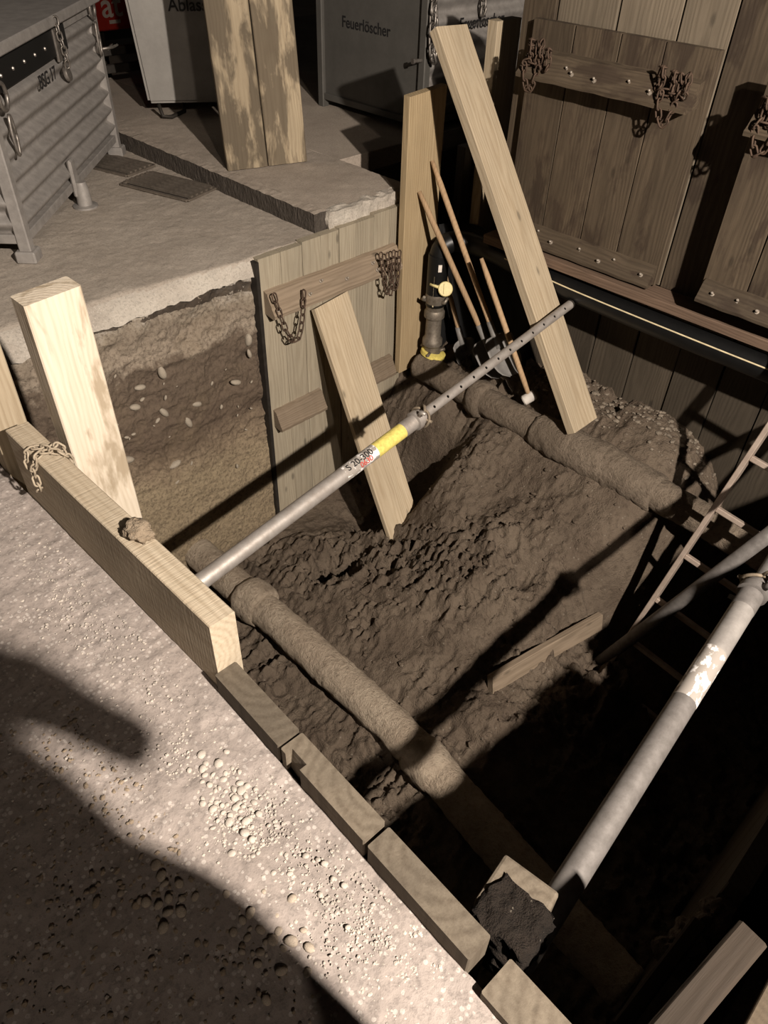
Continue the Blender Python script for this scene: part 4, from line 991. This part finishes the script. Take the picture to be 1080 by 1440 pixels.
def gen_near():
    c = random.random()
    if c < 0.35: x, y = random.gauss(0.36, 0.05), random.gauss(0.78, 0.12)
    elif c < 0.6: x, y = random.gauss(0.40, 0.05), random.gauss(0.33, 0.14)
    elif c < 0.75: x, y = random.gauss(0.40, 0.05), random.gauss(1.5, 0.25)
    else: x, y = random.uniform(-0.3, 0.48), random.uniform(0.1, 2.2)
    return min(x, 0.47), y, 0.0
scatter('fine_grit', 'fine pale grit sprinkled over the dusty asphalt', 'grit', gen_near, 3600, 0.0025, 0.008, 'stone_pale')
def gen_dark(): return random.uniform(-0.4, 0.25), random.uniform(0.2, 1.3), 0.0
scatter('dirt_crumbs', 'dark crumbs of dirt on the shaded ground', 'dirt', gen_dark, 1800, 0.003, 0.012, 'stone_brown')
def gen_ledge():
    while True:
        x, y = random.uniform(3.42, 3.77), random.uniform(0.95, 2.1)
        if random.random() < (x-3.38)/0.4: return x, y, fz(x, y)
scatter('ledge_gravel', 'pale gravel along the foot of the dark sheeting boards', 'gravel', gen_ledge, 300, 0.010, 0.036, 'stone_gravel')
def gen_floor():
    x, y = random.uniform(1.7, 3.2), random.uniform(0.9, 2.6); return x, y, fz(x, y)
scatter('soil_crumbs', 'crumbs of loose soil on the churned pit floor', 'soil', gen_floor, 420, 0.008, 0.035, 'soil')

# ------------------------------------------------------------------ the person whose shadow lies across the asphalt
def person():
    J = {}; E = []
    def add(n, p, r, par=None):
        J[n] = (len(J), p, r)
        if par: E.append((J[par][0], J[n][0]))
    add('pelvis', (0.14, -0.30, 0.86), 0.155); add('hem', (0.14, -0.30, 0.98), 0.20, 'pelvis'); add('belly', (0.13, -0.30, 1.085), 0.145, 'hem'); add('chest', (0.14, -0.31, 1.25), 0.17, 'belly'); add('neck0', (0.14, -0.31, 1.44), 0.075, 'chest')
    add('neck', (0.14, -0.30, 1.51), 0.052, 'neck0'); add('head0', (0.13, -0.285, 1.58), 0.075, 'neck'); add('head1', (0.125, -0.275, 1.67), 0.092, 'head0'); add('head2', (0.125, -0.28, 1.745), 0.07, 'head1'); add('nose', (0.10, -0.19, 1.63), 0.014, 'head1')
    for s, n in ((1, 'r'), (-1, 'l')):
        add('sh'+n, (0.14+0.155*s, -0.30, 1.40), 0.07, 'neck0')
        el = (0.365, -0.26, 1.15) if s > 0 else (-0.24, -0.16, 1.16)
        ha = (0.17, -0.05, 1.42) if s > 0 else (-0.10, -0.06, 1.44)
        add('up'+n, tuple((a+b)/2 for a, b in zip(J['sh'+n][1], el)), 0.042, 'sh'+n); add('el'+n, el, 0.04, 'up'+n)
        add('wr'+n, ha, 0.032, 'el'+n)
        pal = (ha[0]-0.03*s, ha[1]+0.015, ha[2]+0.06); add('pa'+n, pal, 0.03, 'wr'+n)
        for k, (dx, dz, ln) in enumerate(((-0.03, 0.05, 0.6), (-0.01, 0.065, .95), (0.01, 0.07, 1.05), (0.03, 0.065, 1.0), (0.045, 0.05, .8))):
            m = (pal[0]+dx*s*0.8, pal[1]+0.015, pal[2]+dz*ln*0.55); add('f%d%s' % (k, n), m, 0.009, 'pa'+n)
            add('g%d%s' % (k, n), (m[0]-0.012*s, m[1]+0.02, m[2]+0.022*ln), 0.008, 'f%d%s' % (k, n))
        add('hip'+n, (0.14+0.10*s, -0.30, 0.80), 0.11, 'pelvis'); add('th'+n, (0.14+0.115*s, -0.295, 0.66), 0.085, 'hip'+n); add('kn'+n, (0.14+0.12*s, -0.285, 0.48), 0.062, 'th'+n)
        add('ca'+n, (0.14+0.125*s, -0.31, 0.32), 0.06, 'kn'+n); add('an'+n, (0.14+0.13*s, -0.33, 0.09), 0.042, 'ca'+n); add('to'+n, (0.14+0.16*s, -0.17, 0.045), 0.038, 'an'+n)
    me = bpy.data.meshes.new('body'); me.from_pydata([j[1] for j in J.values()], E, [])
    o = bpy.data.objects.new('body', me); COL.objects.link(o)
    sk = o.modifiers.new('skin', 'SKIN'); sk.use_smooth_shade = True
    for i, j in enumerate(J.values()): me.skin_vertices[0].data[i].radius = (j[2], j[2]); me.skin_vertices[0].data[i].use_root = (i == 0)
    ss = o.modifiers.new('sub', 'SUBSURF'); ss.levels = 1; ss.render_levels = 1
    bpy.context.view_layer.update()
    nm = bpy.data.meshes.new_from_object(o.evaluated_get(bpy.context.evaluated_depsgraph_get()))
    bpy.data.objects.remove(o)
    root = thing('person', 'person in dark work trousers and orange jacket holding both hands up beside the pit', 'person', (0.06, -0.30, 0.0))
    b = link('body', nm, 'cloth_orange', root); b.matrix_local = T3(-0.06, 0.30, 0); nm.materials.append(M['cloth_dark']); nm.materials.append(M['skin'])
    for p in nm.polygons:
        p.use_smooth = True; c = p.center
        if c.z < 0.93: p.material_index = 1
        elif c.z > 1.50 or (c.y > -0.075 and c.z > 1.38): p.material_index = 2
    bm = bmesh.new(); bmesh.ops.create_uvsphere(bm, u_segments=20, v_segments=12, radius=0.108)
    bmesh.ops.delete(bm, geom=[v for v in bm.verts if v.co.z < -0.01], context='VERTS')
    hm = link('helmet', from_bm('helmet', bm), 'yellow_pale', root, T3(0.065, 0.02, 1.71)); hm.modifiers.new('s', 'SOLIDIFY').thickness = 0.006
person()
